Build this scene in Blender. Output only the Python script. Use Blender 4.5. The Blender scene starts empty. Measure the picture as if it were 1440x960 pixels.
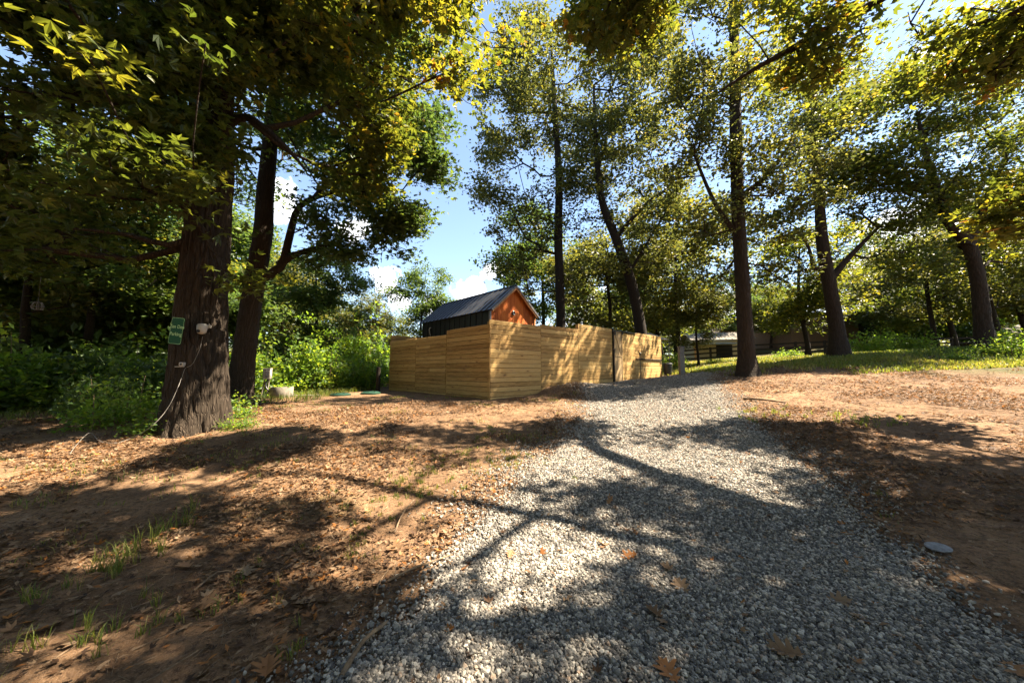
import bpy, math, random
import numpy as np
from mathutils import Vector, Matrix
SEED = 7
rng = np.random.default_rng(SEED)
random.seed(SEED)
scene = bpy.context.scene
COL = scene.collection
R = math.radians
# ------------------------------------------------------------------ camera
F = 480.0; CAMZ = 1.5; PITCH = math.atan(40 / F)
def P(px, py, d):
    """world point seen at photo pixel (px,py) at forward distance d"""
    dx, dy = (px - 720), (480 - py)
    c, s = math.cos(PITCH), math.sin(PITCH)
    wy = F * c - dy * s; wz = F * s + dy * c
    k = d / wy
    return np.array([dx * k, d, CAMZ + wz * k])
cam = bpy.data.cameras.new("camera"); cam.lens = 12; cam.sensor_width = 36
cam.clip_start = 0.05; cam.clip_end = 2000
co = bpy.data.objects.new("camera", cam); COL.objects.link(co)
co.location = (0, 0, CAMZ); co.rotation_euler = (math.pi / 2 + PITCH, 0, 0)
scene.camera = co
# ------------------------------------------------------------------ noise
def _h(ix, iy, iz, seed):
    n = (ix * 374761393 + iy * 668265263 + iz * 2147483647 + seed * 1274126177) & 0xffffffff
    n = ((n ^ (n >> 13)) * 1274126177) & 0xffffffff
    n = (n ^ (n >> 16)) & 0xffffffff
    return n / 4294967295.0
def noise3(x, y, z, seed=0):
    x, y, z = np.broadcast_arrays(np.asarray(x, float), np.asarray(y, float), np.asarray(z, float))
    ix, iy, iz = np.floor(x).astype(np.int64), np.floor(y).astype(np.int64), np.floor(z).astype(np.int64)
    fx, fy, fz = x - ix, y - iy, z - iz
    fx, fy, fz = (t * t * (3 - 2 * t) for t in (fx, fy, fz))
    r = 0
    for a in (0, 1):
        for b in (0, 1):
            for c in (0, 1):
                w = (fx if a else 1 - fx) * (fy if b else 1 - fy) * (fz if c else 1 - fz)
                r = r + w * _h(ix + a, iy + b, iz + c, seed)
    return r * 2 - 1
def noise2(x, y, seed=0):
    x, y = np.broadcast_arrays(np.asarray(x, float), np.asarray(y, float))
    ix, iy = np.floor(x).astype(np.int64), np.floor(y).astype(np.int64)
    fx, fy = x - ix, y - iy
    fx, fy = fx * fx * (3 - 2 * fx), fy * fy * (3 - 2 * fy)
    r = 0
    for a in (0, 1):
        for b in (0, 1):
            w = (fx if a else 1 - fx) * (fy if b else 1 - fy)
            r = r + w * _h(ix + a, iy + b, 0, seed)
    return r * 2 - 1
# ------------------------------------------------------------------ terrain
ctrl = [(0,0,0),(3,0,0),(-3,0,0),(0,-6,-.1),(8,-6,.1),(-8,-6,0),(0,2.5,.04),(3,3,.06),(-3,3,.08),(0,5,.2),(4,5,.25),(-6,4,.2),
        (0,7,.36),(4,8,.5),(-4.4,6.6,.42),(-.68,9.9,.63),(-2.3,11.6,.65),(-5.3,14.9,.65),(-11,7.5,.38),(-8,11,.6),(-8,15,.6),
        (4.2,14,.98),(6,16,1.08),(7.8,17.6,1.2),(8.25,12,1.3),(7.5,15,1.3),(14.3,15,2.1),(19.4,14,2.2),(24,13,2.3),(24,20,2.35),(19,20,2.3),(13,20,1.95),(31,16,2.4),(10,8,.8),(8,4,.35),(14,5,.6),(20,9,1.3),
        (17.5,30,2.05),(25,30,2.6),(36,30,2.95),(45,30,3.2),(35,42,4.1),(48,42,4.3),(24,40,2.8),(0,30,1.2),(-15,25,.7),(-40,20,.6),(-25,8,.4),
        (-120,120,1),(0,140,3),(120,140,6),(160,0,4),(-160,0,0),(0,-160,-1),(-120,-120,-1),(120,-120,0)]
ctrl = np.array(ctrl, float)
def _tps(r):
    return np.where(r > 1e-9, r * r * np.log(np.maximum(r, 1e-9)), 0)
def _solve():
    n = len(ctrl)
    K = _tps(np.hypot(ctrl[:, 0][:, None] - ctrl[:, 0], ctrl[:, 1][:, None] - ctrl[:, 1])) + np.eye(n) * .3
    Pm = np.c_[np.ones(n), ctrl[:, :2]]
    A = np.block([[K, Pm], [Pm.T, np.zeros((3, 3))]])
    return np.linalg.solve(A, np.r_[ctrl[:, 2], 0, 0, 0])
TW = _solve()
P0 = np.array([-.68, 9.9]); U = np.array([-.682, .731]); Vd = np.array([.731, .682]); NR = np.array([.682, -.731])
def fence_tn(x, y):
    dx, dy = x - P0[0], y - P0[1]
    return dx * Vd[0] + dy * Vd[1], dx * NR[0] + dy * NR[1]      # along right fence, outward distance
def sstep(a, b, x):
    t = np.clip((x - a) / (b - a), 0, 1); return t * t * (3 - 2 * t)
def H(x, y, fine=True):
    x = np.asarray(x, float); y = np.asarray(y, float)
    sh = np.broadcast(x, y).shape
    xf = np.broadcast_to(x, sh).ravel(); yf = np.broadcast_to(y, sh).ravel()
    z = TW[-3] + TW[-2] * xf + TW[-1] * yf
    for i in range(len(ctrl)):
        z = z + TW[i] * _tps(np.hypot(xf - ctrl[i, 0], yf - ctrl[i, 1]))
    t, n = fence_tn(xf, yf)
    z = z + .22 * sstep(1.8, 2.7, t) * (1 - sstep(3.6, 6, t)) * (1 - sstep(.3, 2.2, n)) * sstep(-.5, 0, n)
    if fine:
        d = np.hypot(xf, yf)
        z = z + .035 * noise2(xf * .7, yf * .7, 1) + .016 * noise2(xf * 2.3, yf * 2.3, 2) + .006 * noise2(xf * 7, yf * 7, 3)
        z = z + .003 * noise2(xf * 19, yf * 19, 4) + .12 * noise2(xf * .15, yf * .15, 5) * sstep(12, 30, d)
    return z.reshape(sh)
def Hz(x, y): return float(H(np.array([x]), np.array([y]))[0])
def G(px, py):
    """ground point seen at photo pixel"""
    a = P(px, py, 1.0) - np.array([0, 0, CAMZ])
    d = np.geomspace(1.2, 90, 900)
    zz = CAMZ + a[2] * d - H(a[0] * d, d)
    k = np.argmax(zz < 0) if (zz < 0).any() else len(d) - 1
    return np.array([a[0] * d[k], d[k], float(H(a[0] * d[k], d[k]))])
GY = np.array([-8, 1.64, 2.6, 3.6, 4.6, 5.7, 7, 10, 12.2, 14, 20.])
GL = np.array([-2.2, -1.09, -.65, -.15, .25, .7, 1.3, 2.2, 2.3, 3.2, 6])
GR = np.array([2.6, 2.75, 3.05, 3.45, 3.85, 4.3, 4.95, 6.2, 7.2, 8.0, 9])
def gravel_sd(x, y):
    l, r = np.interp(y, GY, GL), np.interp(y, GY, GR)
    s = np.minimum(x - l, r - x)
    t, n = fence_tn(x, y)
    s = np.where(t > -.5, np.minimum(s, n - .05), s)
    s = np.minimum(s, (16.3 - y))
    return s
# ------------------------------------------------------------------ mesh helpers
def mesh_np(name, verts, polys, mats, lv=None, smooth=False, mat_idx=None):
    """polys: list of (n_faces,k) int arrays"""
    me = bpy.data.meshes.new(name)
    verts = np.asarray(verts, np.float32)
    me.vertices.add(len(verts)); me.vertices.foreach_set("co", verts.ravel())
    polys = [np.asarray(p, np.int32) for p in polys if len(p)]
    loops = np.concatenate([p.ravel() for p in polys])
    tot = np.concatenate([np.full(len(p), p.shape[1], np.int32) for p in polys])
    st = np.concatenate([[0], np.cumsum(tot)[:-1]]).astype(np.int32)
    me.loops.add(len(loops)); me.loops.foreach_set("vertex_index", loops)
    me.polygons.add(len(tot)); me.polygons.foreach_set("loop_start", st)
    try: me.polygons.foreach_set("loop_total", tot)
    except Exception: pass
    if not isinstance(mats, (list, tuple)): mats = [mats]
    for m in mats: me.materials.append(m)
    if mat_idx is not None: me.polygons.foreach_set("material_index", np.asarray(mat_idx, np.int32))
    me.update(calc_edges=True)
    me.polygons.foreach_set("use_smooth", np.full(len(tot), bool(smooth)))
    if lv is not None:
        at = me.attributes.new("lv", 'FLOAT', 'POINT'); at.data.foreach_set("value", np.asarray(lv, np.float32))
    me.validate()
    return me
def link(name, me, parent=None):
    o = bpy.data.objects.new(name, me); COL.objects.link(o)
    if parent is not None: o.parent = parent
    return o
def empty(name, loc, rz=0):
    o = bpy.data.objects.new(name, None); COL.objects.link(o)
    o.location = tuple(float(v) for v in loc); o.rotation_euler = (0, 0, rz); o.empty_display_size = .1
    return o
def tag(o, label=None, cat=None, group=None, kind=None):
    if label: o['label'] = label
    if cat: o['category'] = cat
    if group: o['group'] = group
    if kind: o['kind'] = kind
    return o
class MB:
    """small mesh builder: boxes, tubes, lathes, prisms"""
    def __init__(s): s.v = []; s.f = []; s.lv = []
    def _add(s, vs, fs, lv=None):
        b = len(s.v); s.v += [tuple(map(float, q)) for q in vs]; s.f += [tuple(b + i for i in f) for f in fs]
        s.lv += [random.random() if lv is None else lv] * len(vs)
    def box(s, lo, hi, lv=None, M=None, bev=0.0):
        (a, b, c), (d, e, g) = lo, hi
        if bev > 0:
            m = bev; vs = []
            for z, k in ((c, m), (c + m, 0), (g - m, 0), (g, m)):
                vs += [(a + k, b + k, z), (d - k, b + k, z), (d - k, e - k, z), (a + k, e - k, z)]
            fs = [(3, 2, 1, 0), (12, 13, 14, 15)]
            for j in range(3):
                for i in range(4):
                    p = j * 4; q = (i + 1) % 4; fs.append((p + i, p + q, p + 4 + q, p + 4 + i))
        else:
            vs = [(a, b, c), (d, b, c), (d, e, c), (a, e, c), (a, b, g), (d, b, g), (d, e, g), (a, e, g)]
            fs = [(3, 2, 1, 0), (4, 5, 6, 7), (0, 1, 5, 4), (1, 2, 6, 5), (2, 3, 7, 6), (3, 0, 4, 7)]
        if M is not None: vs = [tuple(M @ Vector(q)) for q in vs]
        s._add(vs, fs, lv)
    def tube(s, pts, rad, n=8, lv=None, cap=True):
        pts = [Vector(p) for p in pts]
        if not hasattr(rad, '__len__'): rad = [rad] * len(pts)
        vs = []; fs = []; up = None
        for i, p in enumerate(pts):
            d = (pts[min(i + 1, len(pts) - 1)] - pts[max(i - 1, 0)]).normalized()
            if up is None: up = Vector((0, 0, 1)) if abs(d.z) < .9 else Vector((1, 0, 0))
            a = d.cross(up).normalized(); up = a.cross(d).normalized()
            for k in range(n):
                t = 2 * math.pi * k / n
                vs.append(p + (a * math.cos(t) + up * math.sin(t)) * rad[i])
        for i in range(len(pts) - 1):
            for k in range(n):
                q = (k + 1) % n
                fs.append((i * n + k, i * n + q, (i + 1) * n + q, (i + 1) * n + k))
        if cap: fs += [tuple(range(n))[::-1], tuple((len(pts) - 1) * n + k for k in range(n))]
        s._add(vs, fs, lv)
    def lathe(s, prof, n=20, c=(0, 0, 0), lv=None, M=None, cap=True):
        vs = []; fs = []
        for r_, z in prof:
            for k in range(n):
                t = 2 * math.pi * k / n; vs.append((c[0] + r_ * math.cos(t), c[1] + r_ * math.sin(t), c[2] + z))
        for i in range(len(prof) - 1):
            for k in range(n):
                q = (k + 1) % n; fs.append((i * n + k, i * n + q, (i + 1) * n + q, (i + 1) * n + k))
        if cap: fs += [tuple(range(n))[::-1], tuple((len(prof) - 1) * n + k for k in range(n))]
        if M is not None: vs = [tuple(M @ Vector(q)) for q in vs]
        s._add(vs, fs, lv)
    def prism(s, poly, axis_vec, lv=None, M=None):
        n = len(poly); a = Vector(axis_vec)
        vs = [Vector(p) for p in poly] + [Vector(p) + a for p in poly]
        fs = [tuple(range(n))[::-1], tuple(range(n, 2 * n))] + [(i, (i + 1) % n, n + (i + 1) % n, n + i) for i in range(n)]
        if M is not None: vs = [M @ q for q in vs]
        s._add(vs, fs, lv)
    def build(s, name, mat, parent=None, smooth=False):
        me = bpy.data.meshes.new(name); me.from_pydata(s.v, [], s.f); me.materials.append(mat)
        at = me.attributes.new("lv", 'FLOAT', 'POINT'); at.data.foreach_set("value", np.array(s.lv, np.float32))
        if smooth:
            me.polygons.foreach_set("use_smooth", [True] * len(me.polygons))
            try: me.set_sharp_from_angle(angle=R(38))
            except Exception: pass
        me.update()
        return link(name, me, parent)
# ------------------------------------------------------------------ materials
class NT:
    def __init__(s, name, rough=.8):
        s.m = bpy.data.materials.new(name); s.m.use_nodes = True; s.t = s.m.node_tree
        s.b = s.t.nodes["Principled BSDF"]; s.b.inputs['Roughness'].default_value = rough
        s.out = s.t.nodes["Material Output"]
    def n(s, typ, **kw):
        nd = s.t.nodes.new(typ)
        for k, v in kw.items():
            if k[0] == '_': setattr(nd, k[1:], v)
            else:
                key = k.replace('__', ' ')
                s.set(nd.inputs[key], v)
        return nd
    def set(s, sock, v):
        if isinstance(v, bpy.types.NodeSocket): s.t.links.new(v, sock)
        elif isinstance(v, bpy.types.Node): s.t.links.new(v.outputs[0], sock)
        else: sock.default_value = v
    def coord(s, scale=(1, 1, 1), kind='Object'):
        tc = s.n('ShaderNodeTexCoord'); mp = s.n('ShaderNodeMapping'); s.t.links.new(tc.outputs[kind], mp.inputs[0])
        mp.inputs['Scale'].default_value = scale; return mp.outputs[0]
    def noise(s, vec, scale, detail=4, rough=.55, dist=0):
        nd = s.n('ShaderNodeTexNoise'); s.set(nd.inputs['Vector'], vec)
        nd.inputs['Scale'].default_value = scale; nd.inputs['Detail'].default_value = detail
        nd.inputs['Roughness'].default_value = rough; nd.inputs['Distortion'].default_value = dist
        return nd.outputs[0]
    def vor(s, vec, scale, feature='F1', out='Distance', rnd=1):
        nd = s.n('ShaderNodeTexVoronoi'); nd.feature = feature; s.set(nd.inputs['Vector'], vec)
        nd.inputs['Scale'].default_value = scale; nd.inputs['Randomness'].default_value = rnd
        return nd.outputs[out]
    def ramp(s, fac, stops, interp='LINEAR'):
        nd = s.n('ShaderNodeValToRGB'); s.set(nd.inputs[0], fac); cr = nd.color_ramp; cr.interpolation = interp
        while len(cr.elements) < len(stops): cr.elements.new(.5)
        for e, (p, c) in zip(cr.elements, stops):
            e.position = p; e.color = (*c, 1) if len(c) == 3 else c
        return nd.outputs[0]
    def mix(s, fac, a, b, mode='MIX'):
        nd = s.n('ShaderNodeMix'); nd.data_type = 'RGBA'; nd.blend_type = mode
        s.set(nd.inputs[0], fac)
        for i, v in ((6, a), (7, b)):
            if isinstance(v, tuple) and len(v) == 3: v = (*v, 1)
            s.set(nd.inputs[i], v)
        return nd.outputs[2]
    def math(s, op, a, b=None, c=None):
        nd = s.n('ShaderNodeMath'); nd.operation = op; s.set(nd.inputs[0], a)
        if b is not None: s.set(nd.inputs[1], b)
        if c is not None: s.set(nd.inputs[2], c)
        return nd.outputs[0]
    def attr(s, name):
        nd = s.n('ShaderNodeAttribute'); nd.attribute_name = name; return nd.outputs['Fac']
    def bump(s, h, strength=.5, dist=.01, normal=None):
        nd = s.n('ShaderNodeBump'); s.set(nd.inputs['Height'], h); nd.inputs['Strength'].default_value = strength
        nd.inputs['Distance'].default_value = dist
        if normal is not None: s.set(nd.inputs['Normal'], normal)
        return nd.outputs[0]
    def fin(s, col=None, normal=None, rough=None, spec=None, metal=None):
        if col is not None: s.set(s.b.inputs['Base Color'], (*col, 1) if isinstance(col, tuple) and len(col) == 3 else col)
        if normal is not None: s.set(s.b.inputs['Normal'], normal)
        if rough is not None: s.set(s.b.inputs['Roughness'], rough)
        if spec is not None: s.b.inputs['Specular IOR Level'].default_value = spec
        if metal is not None: s.b.inputs['Metallic'].default_value = metal
        return s.m
def leaf_mat(name, stops, tstops, trans=.5, rough=.5, spec=.35):
    k = NT(name, rough); lv = k.attr("lv")
    c = k.ramp(lv, stops); tcol = k.ramp(lv, tstops)
    k.fin(c, spec=spec)
    tr = k.n('ShaderNodeBsdfTranslucent'); k.set(tr.inputs['Color'], tcol)
    mx = k.n('ShaderNodeMixShader'); mx.inputs[0].default_value = trans
    k.t.links.new(k.b.outputs[0], mx.inputs[1]); k.t.links.new(tr.outputs[0], mx.inputs[2])
    k.t.links.new(mx.outputs[0], k.out.inputs['Surface'])
    return k.m
LEAF_A = leaf_mat("leaf_oak", [(0, (.022, .036, .008)), (.5, (.045, .065, .012)), (.8, (.085, .09, .014)), (.93, (.16, .12, .012)), (1, (.22, .09, .012))],
                  [(0, (.08, .115, .012)), (.5, (.19, .21, .018)), (.8, (.36, .32, .02)), (.93, (.5, .36, .02)), (1, (.5, .2, .02))], .42)
LEAF_B = leaf_mat("leaf_green", [(0, (.025, .045, .014)), (.5, (.045, .075, .018)), (.9, (.07, .10, .02)), (1, (.12, .11, .02))],
                  [(0, (.06, .11, .022)), (.5, (.13, .20, .03)), (.9, (.26, .32, .03)), (1, (.4, .34, .03))], .42)
LEAF_C = leaf_mat("leaf_olive", [(0, (.032, .042, .014)), (.5, (.06, .07, .02)), (.85, (.095, .09, .02)), (1, (.16, .10, .02))],
                  [(0, (.07, .09, .022)), (.5, (.16, .17, .03)), (.85, (.32, .28, .03)), (1, (.45, .26, .03))], .42)
LEAF_S = leaf_mat("leaf_shrub", [(0, (.03, .06, .012)), (.5, (.06, .11, .018)), (.85, (.10, .14, .02)), (1, (.16, .14, .03))],
                  [(0, (.14, .26, .02)), (.5, (.30, .44, .03)), (.85, (.48, .52, .03)), (1, (.6, .5, .06))], .5)
GRASS = leaf_mat("grass_blades", [(0, (.03, .05, .012)), (.45, (.06, .09, .016)), (.75, (.12, .13, .025)), (1, (.30, .22, .08))],
                 [(0, (.12, .18, .02)), (.45, (.25, .30, .03)), (.75, (.4, .36, .04)), (1, (.5, .36, .12))], .4)
LITTER = leaf_mat("dead_leaf", [(0, (.03, .016, .009)), (.3, (.085, .044, .021)), (.6, (.17, .10, .05)), (.84, (.22, .15, .09)), (.95, (.22, .085, .022)), (1, (.30, .12, .025))],
                  [(0, (.05, .03, .01)), (.5, (.25, .13, .05)), (1, (.45, .18, .04))], .18, .7, .25)
def bark_mat(name, dark, light, zs=.22, sc=9, bstr=.9, bd=.03):
    k = NT(name, .92); v = k.coord((1, 1, zs))
    w = k.noise(v, 3.0, 3)
    vv = k.n('ShaderNodeVectorMath', _operation='MULTIPLY_ADD'); k.set(vv.inputs[0], w); vv.inputs[1].default_value = (.35, .35, .35); k.set(vv.inputs[2], v)
    cell = k.vor(vv.outputs[0], sc, 'DISTANCE_TO_EDGE'); fine = k.noise(v, 40, 5, .65); big = k.noise(v, 1.5, 3)
    crack = k.ramp(cell, [(0, (.15, .15, .15)), (.18, (.6, .6, .6)), (.5, (1, 1, 1))])
    h = k.math('ADD', k.math('MULTIPLY', crack, .8), k.math('MULTIPLY', fine, .45))
    c = k.mix(k.math('MULTIPLY', h, .75), dark, light)
    c = k.mix(k.math('MULTIPLY', big, .35), c, (light[0] * .75, light[1] * .8, light[2] * .7))
    return k.fin(c, k.bump(h, bstr, bd), spec=.15)
BARK = bark_mat("bark_oak", (.006, .0045, .0035), (.062, .044, .031), .10, 24, 1.0, .03)
BARK2 = bark_mat("bark_slim", (.006, .005, .004), (.042, .031, .023), .2, 26, .7, .012)
def dirt_mat():
    k = NT("dirt", .95); v = k.coord()
    big = k.noise(v, .55, 5, .6); mid = k.noise(v, 3.2, 6, .65); fine = k.noise(v, 26, 6, .7); vf = k.noise(v, 140, 3, .6)
    c = k.ramp(k.math('ADD', k.math('MULTIPLY', big, .55), k.math('MULTIPLY', mid, .45)),
               [(.30, (.055, .031, .016)), (.44, (.110, .062, .032)), (.56, (.185, .108, .057)), (.74, (.27, .172, .10))])
    c = k.mix(k.ramp(fine, [(.38, (1, 1, 1)), (.52, (0, 0, 0))]), c, (.062, .036, .02))
    c = k.mix(k.math('MULTIPLY', k.ramp(vf, [(.5, (0, 0, 0)), (.75, (1, 1, 1))]), .5), c, (.30, .21, .145))
    gm = k.attr("lv")
    gn = k.math('MULTIPLY', gm, k.ramp(mid, [(.3, (.5, .5, .5)), (.6, (1, 1, 1))]))
    c = k.mix(gn, c, k.ramp(fine, [(.3, (.03, .035, .012)), (.6, (.06, .06, .02)), (.8, (.11, .08, .035))]))
    h = k.math('ADD', k.math('MULTIPLY', mid, .5), k.math('ADD', k.math('MULTIPLY', fine, .3), k.math('MULTIPLY', vf, .06)))
    return k.fin(c, k.bump(h, .9, .06), spec=.1)
DIRT = dirt_mat()
def gravel_mat():
    k = NT("gravel_bed", .9); v = k.coord()
    vo = k.vor(v, 42); cc = k.n('ShaderNodeSeparateColor'); k.t.links.new(k.vor(v, 42, out='Color'), cc.inputs[0])
    big = k.noise(v, .9, 4)
    c = k.ramp(cc.outputs[0], [(0, (.08, .072, .062)), (.5, (.18, .165, .14)), (.85, (.28, .25, .21)), (1, (.38, .34, .28))])
    c = k.mix(k.ramp(vo, [(.25, (0, 0, 0)), (.62, (1, 1, 1))]), c, (.04, .034, .028))
    c = k.mix(k.ramp(big, [(.5, (0, 0, 0)), (.75, (.45, .45, .45))]), c, (.20, .135, .09))
    return k.fin(c, k.bump(vo, .8, -.02), spec=.3)
GRAVEL = gravel_mat()
def stone_mat():
    k = NT("gravel_stone", .75); lv = k.attr("lv"); v = k.coord()
    c = k.ramp(lv, [(0, (.042, .037, .032)), (.3, (.105, .094, .081)), (.55, (.21, .187, .155)), (.75, (.34, .297, .238)), (.93, (.50, .45, .37)), (1, (.32, .21, .13))])
    c = k.mix(k.math('MULTIPLY', k.noise(v, 90, 4), .5), c, (.11, .10, .088))
    return k.fin(c, k.bump(k.noise(v, 160, 3), .25, .004), spec=.35)
STONE = stone_mat()
def wood_mat(name, stops, knots=True, zsc=1.0, sat=1):
    k = NT(name, .72); tc = k.coord((.9, 6, 14)); lv = k.attr("lv")
    off = k.n('ShaderNodeCombineXYZ'); k.set(off.inputs[0], k.math('MULTIPLY', lv, 37.0)); k.set(off.inputs[1], k.math('MULTIPLY', lv, 11.0)); k.set(off.inputs[2], k.math('MULTIPLY', lv, 23.0))
    va = k.n('ShaderNodeVectorMath', _operation='ADD'); k.set(va.inputs[0], tc); k.set(va.inputs[1], off.outputs[0])
    g = k.noise(va.outputs[0], 1.6, 5, .6, 1.4); g2 = k.noise(va.outputs[0], 9, 4, .6)
    f = k.math('ADD', k.math('MULTIPLY', g, .62), k.math('ADD', k.math('MULTIPLY', g2, .22), k.math('MULTIPLY', lv, .22)))
    c = k.ramp(f, stops)
    if knots:
        kc = k.coord((1.6, 1, 5.2)); vk = k.n('ShaderNodeVectorMath', _operation='ADD'); k.set(vk.inputs[0], kc); k.set(vk.inputs[1], off.outputs[0])
        kn = k.vor(vk.outputs[0], 1.15)
        c = k.mix(k.ramp(kn, [(.06, (1, 1, 1)), (.12, (0, 0, 0))]), c, (.07, .03, .012))
        c = k.mix(k.ramp(kn, [(.10, (.45, .45, .45)), (.24, (0, 0, 0))]), c, (.24, .13, .05))
    return k.fin(c, k.bump(k.math('ADD', g, g2), .35, .004), spec=.25)
PINE = wood_mat("treated_pine", [(.32, (.15, .076, .022)), (.45, (.29, .17, .054)), (.58, (.40, .25, .086)), (.75, (.48, .325, .13))])
PLY = wood_mat("plain_pine", [(.3, (.25, .165, .078)), (.6, (.33, .225, .11)), (.8, (.38, .27, .15))], False)
CEDAR = wood_mat("orange_cedar", [(.3, (.17, .036, .006)), (.5, (.38, .088, .012)), (.65, (.48, .125, .018)), (.8, (.52, .16, .026))], False)
TRIM = wood_mat("cedar_trim", [(.3, (.26, .10, .03)), (.6, (.36, .17, .06)), (.8, (.42, .22, .09))], False)
def plain(name, col, rough=.5, metal=0, spec=.4, var=.25, sc=6, bump=0):
    k = NT(name, rough); v = k.coord(); nz = k.noise(v, sc, 5, .6)
    c = k.mix(k.ramp(nz, [(.35, (0, 0, 0)), (.7, (1, 1, 1))]), tuple(q * (1 - var) for q in col), tuple(min(1, q * (1 + var)) for q in col))
    n = k.bump(k.noise(v, sc * 8, 4), bump, .004) if bump else None
    r = k.math('ADD', k.math('MULTIPLY', nz, .25), rough - .12)
    return k.fin(c, n, rough=r, spec=spec, metal=metal)
METAL_DK = plain("black_metal", (.014, .014, .015), .45, 0, .35)
METAL_RF = plain("dark_standing_seam", (.022, .023, .026), .45, .3, .4, .3, 3)
METAL_TR = plain("grey_trim_metal", (.13, .12, .115), .45, .3)
WHITE = plain("white_plastic", (.36, .32, .265), .45, 0, .4, .12)
BLACK = plain("black_plastic", (.02, .02, .02), .4)
GREYP = plain("grey_utility_paint", (.16, .145, .125), .6, 0, .3, .25, 9)
CONC = plain("pale_concrete", (.19, .165, .13), .9, 0, .2, .2, 14, .5)
GREENP = plain("green_plastic", (.004, .030, .014), .6)
SIGNG = plain("sign_green", (.002, .055, .017), .6, 0, .15, .12)
SIGNT = plain("sign_lettering", (.30, .48, .22), .6, 0, .15, .05)
RAIL = plain("dark_rail_wood", (.022, .016, .012), .85, 0, .2, .4)
TAN = plain("tan_siding", (.12, .076, .042), .8, 0, .2, .12)
CREAM = plain("cream_siding", (.36, .29, .16), .8, 0, .2, .12)
BLUER = plain("pale_blue_metal_roof", (.20, .26, .34), .35, .3)
STICK = plain("dry_stick", (.17, .115, .07), .85, 0, .15, .4, 20, .6)
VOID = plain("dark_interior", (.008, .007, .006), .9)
CABLE = plain("grey_cable", (.17, .15, .125), .6)
DISCM = plain("weathered_grey_stone", (.17, .17, .175), .7, 0, .3, .35, 26, .7)
FABW = plain("pale_canopy_cloth", (.45, .39, .31), .8)
GLASS = plain("smoky_glass", (.03, .03, .035), .12, 0, .6)
# ------------------------------------------------------------------ ground
def build_ground():
    nr, na = 430, 620
    r = np.concatenate([[0.0], np.geomspace(.45, 420, nr - 1)])
    a = np.linspace(0, 2 * np.pi, na, endpoint=False)
    X = r[:, None] * np.sin(a); Y = r[:, None] * np.cos(a)
    Z = H(X, Y)
    s = gravel_sd(X, Y) + .18 * noise2(X * 1.8, Y * 1.8, 9)
    Z = Z - .05 * sstep(.3, .5, s)
    gm = grass_amount(X, Y)
    v = np.stack([X, Y, Z], -1).reshape(-1, 3)
    i = np.arange(nr - 1)[:, None] * na; j = np.arange(na); j2 = (j + 1) % na
    f = np.stack([i + j, i + na + j, i + na + j2, i + j2], -1).reshape(-1, 4)
    me = mesh_np("ground", v, [f], DIRT, gm.ravel(), smooth=True)
    tag(link("ground", me), kind="structure")
def grass_amount(x, y):
    n = noise2(x * .5, y * .5, 21) * .9 + noise2(x * 1.7, y * 1.7, 22) * .5
    right = sstep(0, 2.2, (y - 12.0) + (x - 9) * .5 + n * 1.4) * sstep(7.3, 9.2, x - (y-13)*.02)
    back = sstep(19, 24, y + n * 2)
    left = sstep(8.3, 10.5, y + n) * sstep(-8.6, -9.8, x)
    lf = sstep(.55, .95, n) * .45 * (1 - sstep(-1, .5, x)) * (1 - sstep(6, 8, y))
    return np.clip(np.maximum(np.maximum(right, back), np.maximum(left, lf)), 0, 1)
build_ground()
def build_drive():
    ys = np.concatenate([np.arange(-8, 1, .25), np.arange(1, 16.2, .05)]); ws = np.linspace(-.04, 1.04, 90)
    L = np.interp(ys, GY, GL); Rr = np.interp(ys, GY, GR)
    X = L[:, None] + (Rr - L)[:, None] * ws; Y = np.broadcast_to(ys[:, None], X.shape)
    s = gravel_sd(X, Y) + .18 * noise2(X * 1.8, Y * 1.8, 9)
    Z = H(X, Y) + .010 - .09 * (1 - sstep(.02, .34, s + .12 * noise2(X * 5, Y * 5, 19)))
    n, m = X.shape; v = np.stack([X, Y, Z], -1).reshape(-1, 3)
    i = np.arange(n - 1)[:, None] * m; j = np.arange(m - 1)
    f = np.stack([i + j, i + j + 1, i + m + j + 1, i + m + j], -1).reshape(-1, 4)
    t, nn = fence_tn(v[:, 0], v[:, 1]); keep = ~((nn < .02) & (t > -1)); f = f[keep[f].all(1)]
    tag(link("gravel_drive", mesh_np("gravel_drive", v, [f], GRAVEL, smooth=True)), kind="structure")
build_drive()
# ---- instanced-template merging (one mesh of many small copies)
def rotmats(n, tilt, rg):
    yaw = rg.uniform(0, 2 * np.pi, n); az = rg.uniform(0, 2 * np.pi, n); tl = np.abs(rg.normal(0, tilt, n))
    c, s = np.cos(yaw), np.sin(yaw); Rz = np.zeros((n, 3, 3)); Rz[:, 0, 0] = c; Rz[:, 0, 1] = -s; Rz[:, 1, 0] = s; Rz[:, 1, 1] = c; Rz[:, 2, 2] = 1
    kx, ky = np.cos(az), np.sin(az); c, s = np.cos(tl), np.sin(tl); C = 1 - c
    Rt = np.zeros((n, 3, 3))
    Rt[:, 0, 0] = c + kx * kx * C; Rt[:, 0, 1] = kx * ky * C; Rt[:, 0, 2] = ky * s
    Rt[:, 1, 0] = kx * ky * C; Rt[:, 1, 1] = c + ky * ky * C; Rt[:, 1, 2] = -kx * s
    Rt[:, 2, 0] = -ky * s; Rt[:, 2, 1] = kx * s; Rt[:, 2, 2] = c
    return Rt @ Rz
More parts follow.
